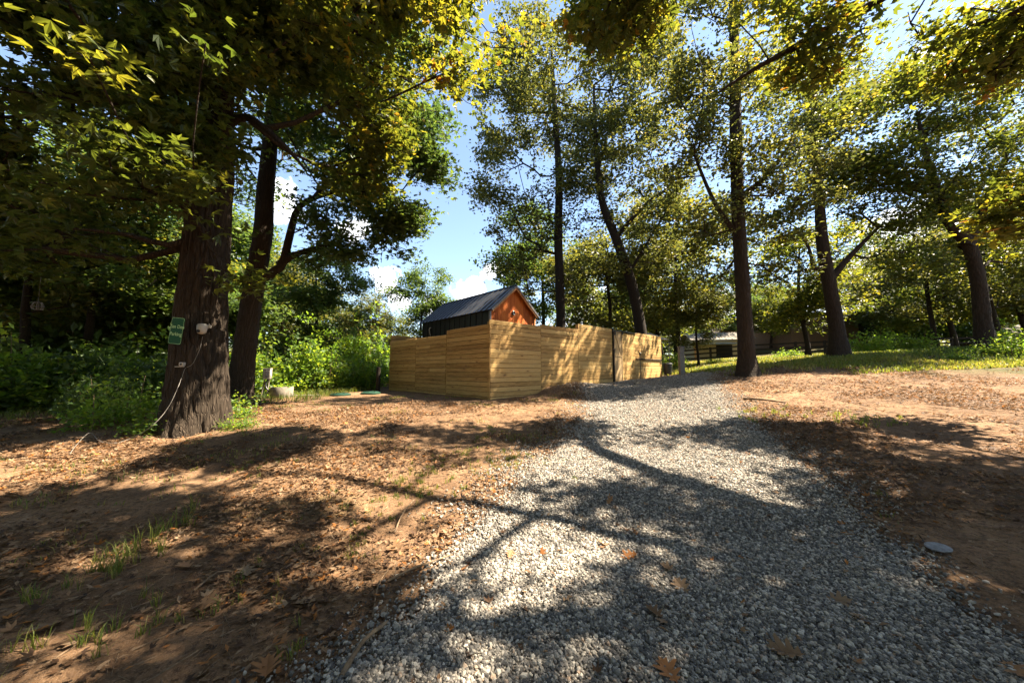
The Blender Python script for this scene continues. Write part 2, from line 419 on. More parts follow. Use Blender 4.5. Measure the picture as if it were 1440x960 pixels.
def scatter(tv, tf, pos, scale, Rm, lv):
    n, k = len(pos), len(tv)
    sc = scale if scale.ndim == 2 else scale[:, None]
    loc = tv[None] * sc[:, None, :] if sc.shape[1] == 3 else tv[None] * sc[:, :, None]
    V = np.einsum('nij,nkj->nki', Rm, loc) + pos[:, None]
    Fc = (tf[None] + (np.arange(n) * k)[:, None, None]).reshape(-1, tf.shape[1])
    return V.reshape(-1, 3), Fc, np.repeat(lv, k)
LEAF3 = (np.array([(0, 0, 0), (.15, .45, .04), (0, 1, -.12), (-.15, .45, .04), (.42, .22, .05), (.55, .68, -.04), (-.42, .22, .05), (-.55, .68, -.04)], float),
         np.array([(0, 1, 2, 3), (0, 4, 5, 1), (0, 3, 7, 6)]))
LEAF1 = (np.array([(0, 0, 0), (.33, .5, .06), (0, 1, -.08), (-.33, .5, .06)], float), np.array([(0, 1, 2, 3)]))
def ico():
    t = (1 + 5 ** .5) / 2
    v = np.array([(-1, t, 0), (1, t, 0), (-1, -t, 0), (1, -t, 0), (0, -1, t), (0, 1, t), (0, -1, -t), (0, 1, -t), (t, 0, -1), (t, 0, 1), (-t, 0, -1), (-t, 0, 1)], float)
    f = np.array([(0, 11, 5), (0, 5, 1), (0, 1, 7), (0, 7, 10), (0, 10, 11), (1, 5, 9), (5, 11, 4), (11, 10, 2), (10, 7, 6), (7, 1, 8), (3, 9, 4), (3, 4, 2), (3, 2, 6), (3, 6, 8), (3, 8, 9), (4, 9, 5), (2, 4, 11), (6, 2, 10), (8, 6, 7), (9, 8, 1)])
    return v / np.linalg.norm(v[0]), f
def build_gravel():
    rg = np.random.default_rng(11); iv, jf = ico(); V = []; Fs = []; L = []; base = 0
    def zone(y0, y1, n, smin, smax, spill):
        nonlocal base
        y = y0 + (y1 - y0) * rg.random(n); l, r = np.interp(y, GY, GL) - spill, np.interp(y, GY, GR) + spill
        x = l + (r - l) * rg.random(n)
        lim = y * 1.62 + .3; ok = np.abs(x) < lim
        s = gravel_sd(x, y) + .18 * noise2(x * 1.8, y * 1.8, 9)
        fall = np.where(y > 3.4, 3.2, 11.0); ok &= rg.random(n) < np.where(s > .2, 1, np.exp((s - .2) * fall))
        t, nn = fence_tn(x, y); ok &= ~((t > -1) & (nn < .04)); ok &= s > -1.3
        x, y = x[ok], y[ok]; m = len(x)
        sz = smin + (smax - smin) * rg.random(m) ** 2.2
        sc = sz[:, None] * rg.uniform(.65, 1.25, (m, 3)); sc[:, 2] *= .75
        z = H(x, y) + .012 + sz * rg.uniform(-.1, .45, m)
        for q in range(8):
            sel = np.arange(m) % 8 == q
            tv = iv * rg.uniform(.72, 1.2, (12, 1))
            a, b, c = scatter(tv, jf, np.c_[x, y, z][sel], sc[sel], rotmats(sel.sum(), .7, rg), np.clip(rg.random(sel.sum()) ** 1.1 + .16 * sstep(4, 8, y[sel]), 0, .97 if y0 > 4 else 1))
            V.append(a); Fs.append(b + base); L.append(c); base += len(a)
    zone(1.2, 3.0, 110000, .0045, .0165, .3)
    zone(3.0, 6.0, 100000, .0055, .017, .8)
    zone(6.0, 15.5, 80000, .008, .022, 1.2)
    me = mesh_np("gravel", np.concatenate(V), [np.concatenate(Fs)], STONE, np.concatenate(L))
    tag(link("gravel", me), "loose pale grey gravel stones covering the driveway", "gravel", kind="stuff")
build_gravel()
# ------------------------------------------------------------------ trees
def polyline(pts, step):
    out = [np.array(pts[0], float)]; pts = [np.array(p, float) for p in pts]
    for i in range(len(pts) - 1):
        p0 = pts[max(i - 1, 0)]; p1 = pts[i]; p2 = pts[i + 1]; p3 = pts[min(i + 2, len(pts) - 1)]
        n = max(1, int(np.linalg.norm(p2 - p1) / step))
        for k in range(1, n + 1):
            t = k / n
            out.append(.5 * ((2 * p1) + (-p0 + p2) * t + (2 * p0 - 5 * p1 + 4 * p2 - p3) * t * t + (-p0 + 3 * p1 - 3 * p2 + p3) * t ** 3))
    return np.array(out)
def blob_points(blobs, n, rg, shell=.55):
    w = np.array([(b[1][0] * b[1][1] * b[1][2]) ** .8 * (b[2] if len(b) > 2 else 1) for b in blobs]); w /= w.sum()
    idx = rg.choice(len(blobs), n, p=w); out = np.zeros((n, 3))
    d = rg.normal(size=(n, 3)); d /= np.linalg.norm(d, axis=1)[:, None]
    r = (shell ** 3 + (1 - shell ** 3) * rg.random(n)) ** (1 / 3); r = np.where(rg.random(n) < .25, rg.random(n) ** .5, r)
    r *= 1 + .16 * rg.normal(size=n).clip(-1.5, 1.5)
    for i, b in enumerate(blobs):
        s = idx == i; out[s] = np.array(b[0]) + d[s] * r[s][:, None] * np.array(b[1])
    return out
def clumpy_points(blobs, n, rg, fr=.62, keep=.62):
    P_ = blob_points(blobs, int(n / keep) + 50, rg); o = rg.uniform(0, 50, 3)
    q = noise3(P_[:, 0] * fr + o[0], P_[:, 1] * fr + o[1], P_[:, 2] * fr * 1.35 + o[2], 7) + .5 * noise3(P_[:, 0] * fr * 2.3, P_[:, 1] * fr * 2.3, P_[:, 2] * fr * 2.6 + o[0], 8)
    k = np.sort(np.argsort(-q)[:n]); return P_[k]
def grow(paths, blobs, n, rg, bf=.35, step=.55, rtip=.006, pw=2.3, fr=.62, keep=.6):
    """paths: list of (polyline, radii) main stems already there; returns nodes, parent, radius, fixed-mask, tips"""
    pos = []; par = []; fix = []; frad = []
    for pi, (pl, rad) in enumerate(paths):
        pl = np.array(pl); base = len(pos)
        for i, p in enumerate(pl):
            pos.append(p); fix.append(True); frad.append(rad[i])
            if i > 0: par.append(base + i - 1)
            elif pi == 0: par.append(-1)
            else:
                q = np.array(pos[:base]); par.append(int(np.argmin(np.linalg.norm(q - p, axis=1))))
    cap = len(pos) + n * 14
    A = np.zeros((cap, 3)); A[:len(pos)] = pos; PL = np.zeros(cap); par += [0] * (cap - len(par)); par = np.array(par); cnt = len(pos)
    for i in range(cnt):
        if par[i] >= 0: PL[i] = PL[par[i]] + np.linalg.norm(A[i] - A[par[i]]) * .6
    low = max(p[2] for p in A[:cnt]) * 0 + A[0, 2]
    pts = clumpy_points(blobs, n, rg, fr, keep)
    main = A[:cnt].copy()
    dm = np.array([np.linalg.norm(main - p, axis=1).min() for p in pts]); order = np.argsort(dm + rg.normal(0, .25, n))
    ok0 = np.zeros(cap, bool); allow_z = low + (main[:, 2].max() - low) * .22
    ok0[:cnt] = A[:cnt, 2] > allow_z
    ok0[cnt:] = True; tips = []
    for i in order:
        p = pts[i]; d = A[:cnt] - p; dist = np.sqrt((d * d).sum(1))
        cost = dist + bf * PL[:cnt] + np.where(ok0[:cnt], 0, 50) + np.where(d[:, 2] > .3, d[:, 2] * .7, 0)
        k = int(np.argmin(cost)); L = dist[k]
        if L < .12: tips.append(k); continue
        m = max(1, int(L / step)); a = A[k].copy(); prev = k; dirv = p - a
        side = rg.normal(0, 1, 3); side -= dirv * (side @ dirv) / (L * L + 1e-9); side /= np.linalg.norm(side) + 1e-9
        bow = L * rg.normal(0, .06); lift = L * .10
        for q in range(1, m + 1):
            t = q / m; c = a + dirv * t + side * bow * math.sin(math.pi * t) + np.array([0, 0, -lift * math.sin(math.pi * t)])
            if q < m: c = c + rg.normal(0, .035, 3) * min(1, L)
            A[cnt] = c; par[cnt] = prev; PL[cnt] = PL[prev] + L / m; prev = cnt; cnt += 1
        tips.append(prev)
    A = A[:cnt]; par = par[:cnt]; nf = len(frad)
    rad = np.zeros(cnt); acc = np.zeros(cnt)
    for i in range(cnt - 1, -1, -1):
        r_ = max(acc[i], rtip ** pw); rad[i] = r_ ** (1 / pw)
        if par[i] >= 0 and i >= nf: acc[par[i]] += r_
    for i in range(nf): rad[i] = frad[i]
    return A, par, rad, nf, np.array(tips)
def branch_mesh(A, par, rad, nf, sides=6, rmin=0.0):
    idx = np.arange(nf, len(A)); idx = idx[rad[idx] > rmin]
    if not len(idx): return np.zeros((0, 3)), np.zeros((0, 4), int)
    p = par[idx]; d = A[idx] - A[p]; d /= np.linalg.norm(d, axis=1)[:, None] + 1e-9
    D = np.zeros_like(A); D[idx] = d
    ns = np.maximum(rad[idx] * 1.0, .001); rp = np.minimum(rad[p], ns * 1.35)
    big = np.zeros(len(A)); np.maximum.at(big, p, rad[idx]); cont = (rad[idx] >= big[p] - 1e-9) & (p >= nf)
    ds = np.where(cont[:, None], D[p], d)
    def ring(c, dd, r_):
        ref = np.where(np.abs(dd[:, 2:3]) < .85, np.array([[0, 0, 1.]]), np.array([[1., 0, 0]]))
        a = np.cross(dd, ref); a /= np.linalg.norm(a, axis=1)[:, None]; b = np.cross(a, dd)
        t = np.arange(sides) * 2 * np.pi / sides
        return c[:, None] + (a[:, None] * np.cos(t)[None, :, None] + b[:, None] * np.sin(t)[None, :, None]) * r_[:, None, None]
    r0 = ring(A[p], ds, rp); r1 = ring(A[idx], d, ns)
    V = np.concatenate([r0, r1], 1).reshape(-1, 3); b = (np.arange(len(idx)) * 2 * sides)[:, None]; k = np.arange(sides); k2 = (k + 1) % sides
    return V, np.stack([b + k, b + k2, b + sides + k2, b + sides + k], -1).reshape(-1, 4)
def trunk_tube(pl, rad, sides, ridge, seed, flare=True):
    """tapered trunk with root flare and bark ridges as real relief"""
    pl = np.array(pl); rad = np.array(rad); n = len(pl)
    T = np.gradient(pl, axis=0); T /= np.linalg.norm(T, axis=1)[:, None]
    a = np.cross(T, np.array([0., 1., 0.])); a /= np.linalg.norm(a, axis=1)[:, None]; b = np.cross(a, T)
    th = np.arange(sides) * 2 * np.pi / sides; c, s = np.cos(th), np.sin(th)
    zz = np.concatenate([[0], np.cumsum(np.linalg.norm(np.diff(pl, axis=0), axis=1))])[:, None]
    cx, sx = c[None] * np.ones_like(zz), s[None] * np.ones_like(zz)
    lob = 1 + .05 * noise3(cx * 1.3, sx * 1.3, zz * .5, seed)
    if flare: lob = lob + .5 * np.exp(-zz / .30) * (.35 + .9 * noise3(cx * 2.2, sx * 2.2, zz * .3, seed + 1)).clip(0, 2) + .13 * np.exp(-zz / 1.2)
    rr = rad[:, None] * lob
    if ridge > 0:
        R0 = rad.mean()
        w = noise3(cx * 3, sx * 3, zz * 1.2, seed + 2) * .35
        q = noise3(cx * R0 * 24 + w, sx * R0 * 24 + w, zz * 3.0, seed + 3)
        rr = rr + ridge * (np.clip(1 - np.abs(q) * 3.0, 0, 1) * -1.1 + .35 * noise3(cx * R0 * 30, sx * R0 * 30, zz * 7, seed + 4))
    V = pl[:, None] + a[:, None] * (c[None, :, None] * rr[:, :, None]) + b[:, None] * (s[None, :, None] * rr[:, :, None])
    i = np.arange(n - 1)[:, None] * sides; k = np.arange(sides); k2 = (k + 1) % sides
    return V.reshape(-1, 3), np.stack([i + k, i + k2, i + sides + k2, i + sides + k], -1).reshape(-1, 4)
LEAFK = .62
def leaves(A, tips, n_per, size, spread, tmpl, rg, tilt=.75, ybias=0.0, amt=None, flat=.6):
    C = A[tips]; m = len(C)
    cl = rg.random(m)
    dens = rg.uniform(.25, 1.6, m)
    k = np.maximum(3, (n_per * LEAFK * dens).astype(int)); idx = np.repeat(np.arange(m), k); n = len(idx)
    off = rg.normal(0, spread * .85, (n, 3)); off[:, 2] = off[:, 2] * flat - spread * .15
    pos = C[idx] + off; sc = size * rg.uniform(.5, 1.45, n)
    lv = np.clip(.58 * cl[idx] + .42 * rg.random(n) + ybias - .05, 0, 1)
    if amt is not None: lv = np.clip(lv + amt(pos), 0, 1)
    return scatter(tmpl[0], tmpl[1], pos, sc, rotmats(n, tilt, rg), lv)
def tree_meshes(stem, blobs, n, seed, leafmat, bark, n_per=30, size=.13, spread=.28, tmpl=LEAF1, sides=14, ridge=0, limbs=(), step=.55, bf=.35, tstep=.4, ybias=0, amt=None, rtip=.009, pw=2.15, flare=True, rmin=0, flat=.6, fr=.62, keep=.55):
    """stem: list of (point, radius)"""
    rg = np.random.default_rng(seed)
    pts = [s[0] for s in stem]; rs = [s[1] for s in stem]
    def resample(pts, rs, stp):
        pl = polyline(pts, stp); cl = np.r_[0, np.cumsum(np.linalg.norm(np.diff(pl, axis=0), axis=1))]
        kd = [0]
        for i in range(1, len(pts)): kd.append(kd[-1] + np.linalg.norm(np.array(pts[i]) - np.array(pts[i - 1])))
        kd = np.array(kd) * cl[-1] / kd[-1]
        return pl, np.interp(cl, kd, rs)
    pl, pr = resample(pts, rs, tstep); paths = [(pl, pr)]
    for lb in limbs: paths.append(resample([q[0] for q in lb], [q[1] for q in lb], .3))
    A, par, rad, nf, tips = grow(paths, blobs, n, rg, bf=bf, step=step, rtip=rtip, pw=pw, fr=fr, keep=keep)
    for i in range(nf, len(A)):
        if par[i] < nf: rad[i] = min(rad[i], rad[par[i]] * .75)
        else: rad[i] = min(rad[i], rad[par[i]])
    tp, tr = resample(pts, rs, .05 if ridge else .3)
    if not ridge: tp, tr = pl, pr
    V1, F1 = trunk_tube(tp, tr, sides, ridge, seed, flare); Vs = [V1]; Fs = [F1]; b = len(V1)
    for q in paths[1:]:
        v, f = trunk_tube(q[0], q[1], 12, 0, seed + 5, False); Vs.append(v); Fs.append(f + b); b += len(v)
    v, f = branch_mesh(A, par, rad, nf, 6, rmin); Vs.append(v); Fs.append(f + b)
    tm = mesh_np("trunk", np.concatenate(Vs), [np.concatenate(Fs)], bark, smooth=True)
    v, f, lv = leaves(A, tips, n_per, size, spread, tmpl, rg, ybias=ybias, amt=amt, flat=flat)
    cm = mesh_np("crown", v, [f], leafmat, lv)
    return tm, cm
def place_tree(name, tm, cm, label, cat="tree", group=None, loc=(0, 0, 0), rz=0, sc=1.0):
    e = empty(name, loc, rz); e.scale = (sc, sc, sc) if not hasattr(sc, '__len__') else sc
    tag(e, label, cat, group); link("trunk", tm, e); link("crown", cm, e); return e
def world_tree(name, stem, blobs, n, seed, leafmat, bark, label, **kw):
    """geometry given in world space, re-based on the foot of the trunk"""
    b = np.array(stem[0][0], float)
    stem = [(np.array(p) - b, r_) for p, r_ in stem]; blobs = [((np.array(q[0]) - b),) + tuple(q[1:]) for q in blobs]
    kw['limbs'] = [[(np.array(p) - b, r_) for p, r_ in lb] for lb in kw.get('limbs', ())]
    if kw.get('amt'):
        f = kw['amt']; kw['amt'] = lambda pos: f(pos + b)
    tm, cm = tree_meshes(stem, blobs, n, seed, leafmat, bark, **kw)
    return place_tree(name, tm, cm, label, loc=b)
def B(px, py, d, r_, w=1.0, s=(1, 1, 1)):
    return (P(px, py, d), (r_ * s[0], r_ * s[1], r_ * s[2]), w)
def foot(px, py, d, dz=-.25):
    p = P(px, py, d); p[2] = Hz(p[0], p[1]) + dz; return p
def amt_right(pos):      # sun and shade put into leaf colour: yellower right, darker left, random yellow patches
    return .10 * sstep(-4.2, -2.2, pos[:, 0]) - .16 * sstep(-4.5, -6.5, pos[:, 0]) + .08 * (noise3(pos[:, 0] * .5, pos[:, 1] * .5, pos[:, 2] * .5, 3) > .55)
# --- near big oak on the left
d = 6.6
world_tree("oak_tree", [(foot(275, 600, d), .48), (P(279, 540, d), .445), (P(285, 430, d), .40), (P(292, 330, d), .375), (P(298, 230, d), .36), (P(300, 120, d + .1), .34), (P(308, -20, d + .2), .36), (P(320, -250, d + .4), .24), (P(320, -420, d + .5), .10)],
    [((-4.6, 7.2, 12.2), (5.2, 4.6, 4.2), 1.0), ((-8.5, 6.4, 11.0), (4.0, 3.0, 1.6), 1.2), ((-5.0, 5.0, 9.6), (2.6, 1.8, 1.4), 1.2), B(575, 60, 7.0, 1.45, 2.6), B(600, 120, 7.2, 1.05, 2.2), B(510, 190, 7.6, 1.35, 1.8), B(560, 240, 8.0, .8, 2), B(480, 60, 6.8, 1.7, 1.6), B(560, -80, 6.5, 1.7, 1.2), B(400, 100, 6.0, 1.3, 1.4), B(410, 190, 6.0, .8, 1.4),  # high left leaf mass added to shade the crown below it
     ((-9.2, 6.4, 7.4), (3.8, 2.6, 2.2), 1.3), ((-8.2, 6.0, 5.2), (3.4, 2.0, 1.25), 1.5), ((-6.4, 4.2, 6.2), (2.2, 1.3, 1.5), 1.3), ((-12, 7, 5.6), (3, 2.5, 2), 1.2), ((-5.8, 6.3, 6.8), (2, 1.6, 1.8), 1.3), ((-7, 5.2, 3.9), (1.8, 1.0, .6), 1.8), ((-10.5, 6.6, 4.0), (1.8, 1.0, .6), 1.8), ((-5.6, 5.0, 4.6), (1.0, .7, .6), 1.5), ((-8.6, 6.2, 3.3), (1.4, .8, .4), 1.3), B(335, 385, 5.9, .45, 3.0, (1.3, 1, .5)), B(225, 120, 5.2, 1.0, 1.4), B(295, 60, 5.4, 1.0, 2.2, (1, .5, 1)), B(290, 170, 5.6, .7, 2.6, (1, .5, .8)), B(330, -60, 5.4, 1.2, 1.6), B(160, 20, 5.6, 1.3, 1.6), B(120, 60, 4.8, 1.5, 1.2)],
    3200, 5, LEAF_A, BARK, "massive oak at the left with the green sign on its dark ridged trunk",
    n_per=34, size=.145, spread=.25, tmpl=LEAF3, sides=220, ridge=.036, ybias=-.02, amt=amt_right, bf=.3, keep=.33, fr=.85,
    limbs=[[(P(300, 150, d), .2), (P(345, 95, 6.8), .15), (P(420, 60, 7), .11), (P(520, 40, 7), .06)], [(P(300, 190, d), .12), (P(345, 165, 6.3), .07), (P(400, 205, 6.1), .045), (P(430, 240, 6.1), .02)],
           [(P(290, 330, d), .1), (P(240, 345, 6.2), .06), (P(180, 330, 6), .04), (P(90, 320, 5.8), .02)], [(P(295, 190, d), .16), (P(230, 150, 6.2), .11), (P(120, 130, 6), .07), (P(0, 140, 6), .04)]])
# --- second oak behind it, leaning
d = 10.5
world_tree("oak_tree", [(foot(338, 548, d), .34), (P(343, 500, d), .30), (P(356, 410, d), .275), (P(370, 330, d), .265), (P(374, 260, d), .235), (P(385, 150, d), .19), (P(400, 20, d), .13), (P(410, -120, d), .08)],
    [B(540, 270, 10, 1.35, 2.0), B(570, 325, 10, .8, 2.6), B(505, 350, 10, .8, 2.2), B(592, 235, 10, .8, 2.4), B(480, 190, 10.5, 2.0, 1.3), B(470, 320, 10.2, .8, 1.5), B(560, 130, 10.5, 1.8, 1.1), B(400, 90, 11, 2.6, .7), B(450, -30, 11, 2.6, .6), B(320, 200, 12.5, 2.4, .5), B(560, 385, 10.2, .45, 2.0), B(440, 380, 10.6, .6, 1.6), B(430, 250, 10.6, 1.0, 1.3)],
    1600, 9, LEAF_B, BARK, "leaning oak just right of the big one, its limb curving out over the bright brush",
    n_per=36, size=.135, spread=.25, tmpl=LEAF3, sides=60, ridge=.016, ybias=-.02, keep=.34, fr=.8,
    limbs=[[(P(366, 392, d), .15), (P(395, 375, d), .12), (P(408, 330, d), .11), (P(422, 290, d), .09), (P(470, 270, 10.2), .07), (P(530, 270, 10), .03)], [(P(392, 372, d), .11), (P(415, 358, d), .09), (P(445, 349, 10.3), .07), (P(475, 340, 10.2), .03)]])
# --- tall trees behind the compound
d = 18.5
world_tree("tall_oak_tree", [(foot(789, 480, d), .27), (P(788, 420, d), .25), (P(785, 330, d), .23), (P(786, 250, d), .2), (P(780, 150, d), .15), (P(775, 60, d), .07)],
    [B(770, 130, d, 3.2), B(740, 80, d, 2.4), B(715, 215, d, 2.0, 1.2), B(695, 290, d, 1.5, 1.3), B(740, 310, d, 1.9), B(830, 190, d + 1, 2.6), B(830, 300, d, 1.7), B(700, 145, d, 1.7, 1.2), B(735, 385, d + .5, 1.3), B(800, 400, d + 1, 1.3), B(672, 260, d, .9, 1.3)],
    1250, 21, LEAF_C, BARK2, "tall slender oak rising behind the wall just right of the shed gable", n_per=42, size=.165, spread=.29, keep=.42, fr=.8, sides=16)
d = 17.5
world_tree("tall_oak_tree", [(foot(909, 480, d), .29), (P(897, 440, d), .27), (P(884, 385, d), .25), (P(866, 335, d), .23), (P(846, 280, d), .18), (P(838, 200, d), .12), (P(835, 120, d), .05)],
    [B(870, 215, d, 2.6), B(900, 290, d, 1.8), B(815, 250, d, 1.6), B(910, 140, d, 2.4), B(850, 370, d, 1.1), B(935, 250, d, 1.7), B(900, 60, d, 2.4), B(925, 350, d, 1.2)],
    1000, 22, LEAF_C, BARK2, "tall oak with a crooked trunk leaning left above the gate", n_per=42, size=.165, spread=.29, keep=.42, fr=.8, sides=16,
    limbs=[[(P(866, 335, d), .14), (P(905, 290, d), .10), (P(945, 262, d), .07), (P(985, 235, d), .03)], [(P(884, 385, d), .09), (P(905, 350, d), .06), (P(935, 300, d), .04)]])
d = 12.2
world_tree("tall_sweetgum_tree", [(foot(1052, 532, d), .36), (P(1050, 500, d), .26), (P(1044, 400, d), .235), (P(1038, 300, d), .21), (P(1035, 200, d), .21), (P(1033, 80, d), .17), (P(1030, -60, d), .13), (P(1028, -250, d), .05)],
    [B(1000, 130, d, 1.9), B(1060, 60, d, 2.0, .5), B(1120, 150, d, 1.8, .7), B(1000, 290, d, 1.2), B(1095, 300, d, 1.3), B(950, 200, d, 1.4), B(1050, -130, d, 2.6, .18), B(1170, 230, d, 1.4), B(960, 60, d, 1.7), B(1010, 380, d + 1, .9), B(1060, 220, d, 1.6), B(1110, 380, d + .5, .8)],
    900, 23, LEAF_C, BARK, "straight sweetgum standing alone in the dirt right of the compound", n_per=44, size=.13, spread=.25, keep=.36, fr=.9, sides=48, ridge=.012, ybias=.03,
    limbs=[[(P(1037, 280, d), .12), (P(1075, 250, d), .08), (P(1110, 205, d), .04)], [(P(1036, 330, d), .10), (P(1005, 285, d), .07), (P(975, 215, d), .04)]])
d = 15.5
world_tree("oak_tree", [(foot(1180, 500, d), .42), (P(1177, 470, d), .29), (P(1168, 410, d), .255), (P(1157, 345, d), .235), (P(1152, 280, d), .19), (P(1145, 180, d), .17), (P(1140, 80, d), .07)],
    [B(1150, 210, d, 2.6), B(1225, 260, d, 2.0), B(1200, 140, d, 2.4), B(1095, 320, d, 1.2), B(1255, 340, d, 1.3), B(1285, 150, d, 2.0), B(1120, 130, d, 2.0), B(1190, 340, d + 1.5, 1.3), B(1215, 400, d + 2, 1.0)],
    1150, 24, LEAF_A, BARK, "stout oak with a low fork in front of the tan barn", n_per=42, size=.155, spread=.28, keep=.4, fr=.8, sides=32, ridge=.012, ybias=.0,
    limbs=[[(P(1167, 395, d), .16), (P(1185, 372, d), .13), (P(1205, 350, d), .10), (P(1235, 320, d), .05)], [(P(1163, 380, d), .10), (P(1145, 377, d), .09), (P(1138, 350, d), .06), (P(1120, 320, d), .03)]])
d = 14.5
world_tree("oak_tree", [(foot(1387, 495, d), .38), (P(1383, 460, d), .255), (P(1376, 400, d), .23), (P(1362, 345, d), .22), (P(1335, 310, d), .20), (P(1308, 240, d), .12), (P(1290, 160, d), .05)],
    [B(1335, 210, d, 2.2), B(1285, 290, d, 1.5), B(1415, 270, d, 1.9), B(1250, 220, d, 1.5), B(1395, 370, d + 1, 1.1), B(1440, 150, d, 2.2), B(1350, 110, d, 1.8), B(1310, 370, d + 1, 1.0), B(1470, 330, d, 1.6)],
    1150, 25, LEAF_A, BARK, "forked oak in the grass at the far right", n_per=42, size=.145, spread=.27, keep=.42, fr=.8, sides=32, ridge=.012, ybias=.0,
    limbs=[[(P(1358, 347, d), .24), (P(1376, 315, d), .18), (P(1392, 270, d), .12), (P(1420, 210, d), .05)], [(P(1385, 292, d), .10), (P(1420, 285, d), .07), (P(1460, 270, d), .03)]])
# --- tree standing just outside the frame on the right: its limbs reach in and it shades the drive
sx, sy = 10.2, 2.6
world_tree("sweetgum_tree", [((sx, sy, Hz(sx, sy) - .2), .45), ((sx - .1, sy, 2.5), .38), ((sx - .2, sy + .1, 5), .34), ((sx - .6, sy + .3, 7.5), .28), ((sx - 1.0, sy + .6, 10), .2), ((sx - 1.2, sy + .8, 13), .08)],
    [B(830, 35, 6.4, .55, .7), B(880, 5, 6.6, .8, .6), B(900, -30, 6.2, .9, .5), B(1080, 40, 7.6, .9, .45), B(1150, 75, 7.6, .9, .45), B(1130, -60, 7.4, 1.4, .4), B(1395, 60, 7.0, 1.0, .9), B(1450, 30, 7.0, 1.2, .4), B(1425, 130, 6.8, .6, 1.3), B(1440, 290, 6.6, .6, 1.4), B(1330, 20, 7.2, .6, 1.4),
     ((8.8, 3.4, 10.0), (1.3, .8, 1.0), .9), ((6.9, 3.0, 10.0), (1.5, .5, .8), .75), ((9.4, 2.6, 10.0), (1.8, .7, .9), 1.2), ((3.2, 4.5, 10.3), (2.8, .42, .7), 1.1), ((3.6, 3.3, 10.4), (2.6, .3, .6), 1.1), ((1.2, 5.6, 11.2), (2.6, .35, .6), .9), ((4.4, 2.45, 10.0), (2.2, .3, .5), 1.2), ((5.4, 6.4, 10.4), (.7, .3, .4), .4), ((3.0, 2.85, 10.3), (.9, .2, .4), .9), ((4.3, 3.25, 10.3), (.9, .2, .4), .9), ((5.5, 3.75, 10.3), (.9, .22, .4), .8), ((2.2, 3.5, 10.5), (.9, .2, .4), .7), ((3.4, 3.9, 10.5), (.8, .2, .4), .7), ((9.3, 4.5, 9.8), (1.7, 1.0, 1.0), 1.6), ((5.0, 1.4, 10.0), (1.5, .6, .8), .4), ((9.5, 1.0, 9.5), (2.2, 1.8, 2.2), .9), ((8.5, -1.6, 9.5), (2.5, 1.6, 1.8), .6), ((11.5, 4.2, 8.8), (2.0, 1.8, 2.0), .8)],  # unseen leaf pads, added and shaped to cast shade streaks on the ground
    2250, 31, LEAF_A, BARK, "sweetgum beyond the right edge whose yellow leafed limbs hang into the top of the view", n_per=34, size=.14, spread=.23, tmpl=LEAF3, sides=24, ybias=.10,
    limbs=[[((sx - .6, sy + .3, 7.5), .2), (P(1330, -60, 6), .15), (P(1230, 5, 7.2), .11), (P(1140, 55, 7.6), .09), (P(1065, 95, 7.8), .05), (P(1010, 130, 7.8), .02)],
           [((sx - .8, sy + .4, 8.6), .11), ((7.6, 4.4, 10.0), .08), ((5.6, 5.4, 10.5), .06), ((3.8, 5.6, 9.9), .05), (P(880, -20, 6.2), .035), (P(835, 40, 6.2), .015)]])
# ------------------------------------------------------------------ background trees: a few kinds, copied
def bg_variant(seed, h, spreadr, mat, n=620, trunk_r=.16, low=.35):
    rg = np.random.default_rng(seed); bl = []
    for i in range(7):
        z = h * (low + (1 - low) * (i + .5) / 7.5); rr = spreadr * (.75 + .5 * rg.random()) * math.sin(math.pi * (.22 + .7 * i / 7)) ** .7
        a = rg.random() * 6.28; o = spreadr * .35
        bl.append(((math.cos(a) * o, math.sin(a) * o, z), (rr, rr, h * .11)))
    st = [((0, 0, -.3), trunk_r * 1.2), ((0, 0, h * .1), trunk_r), ((rg.normal(0, .15), rg.normal(0, .15), h * .45), trunk_r * .75), ((rg.normal(0, .3), rg.normal(0, .3), h * .93), trunk_r * .15)]
    return tree_meshes(st, bl, n, seed, mat, BARK2, n_per=46, size=.22, spread=.36, sides=10, step=.9, tstep=.8, rmin=.012, keep=.4, fr=.5)
VAR = {'a': bg_variant(101, 11, 3.2, LEAF_C), 'b': bg_variant(102, 12, 3.0, LEAF_B), 'c': bg_variant(103, 10, 3.4, LEAF_A, low=.22), 'd': bg_variant(104, 6, 2.3, LEAF_B, 420, .10, .15)}
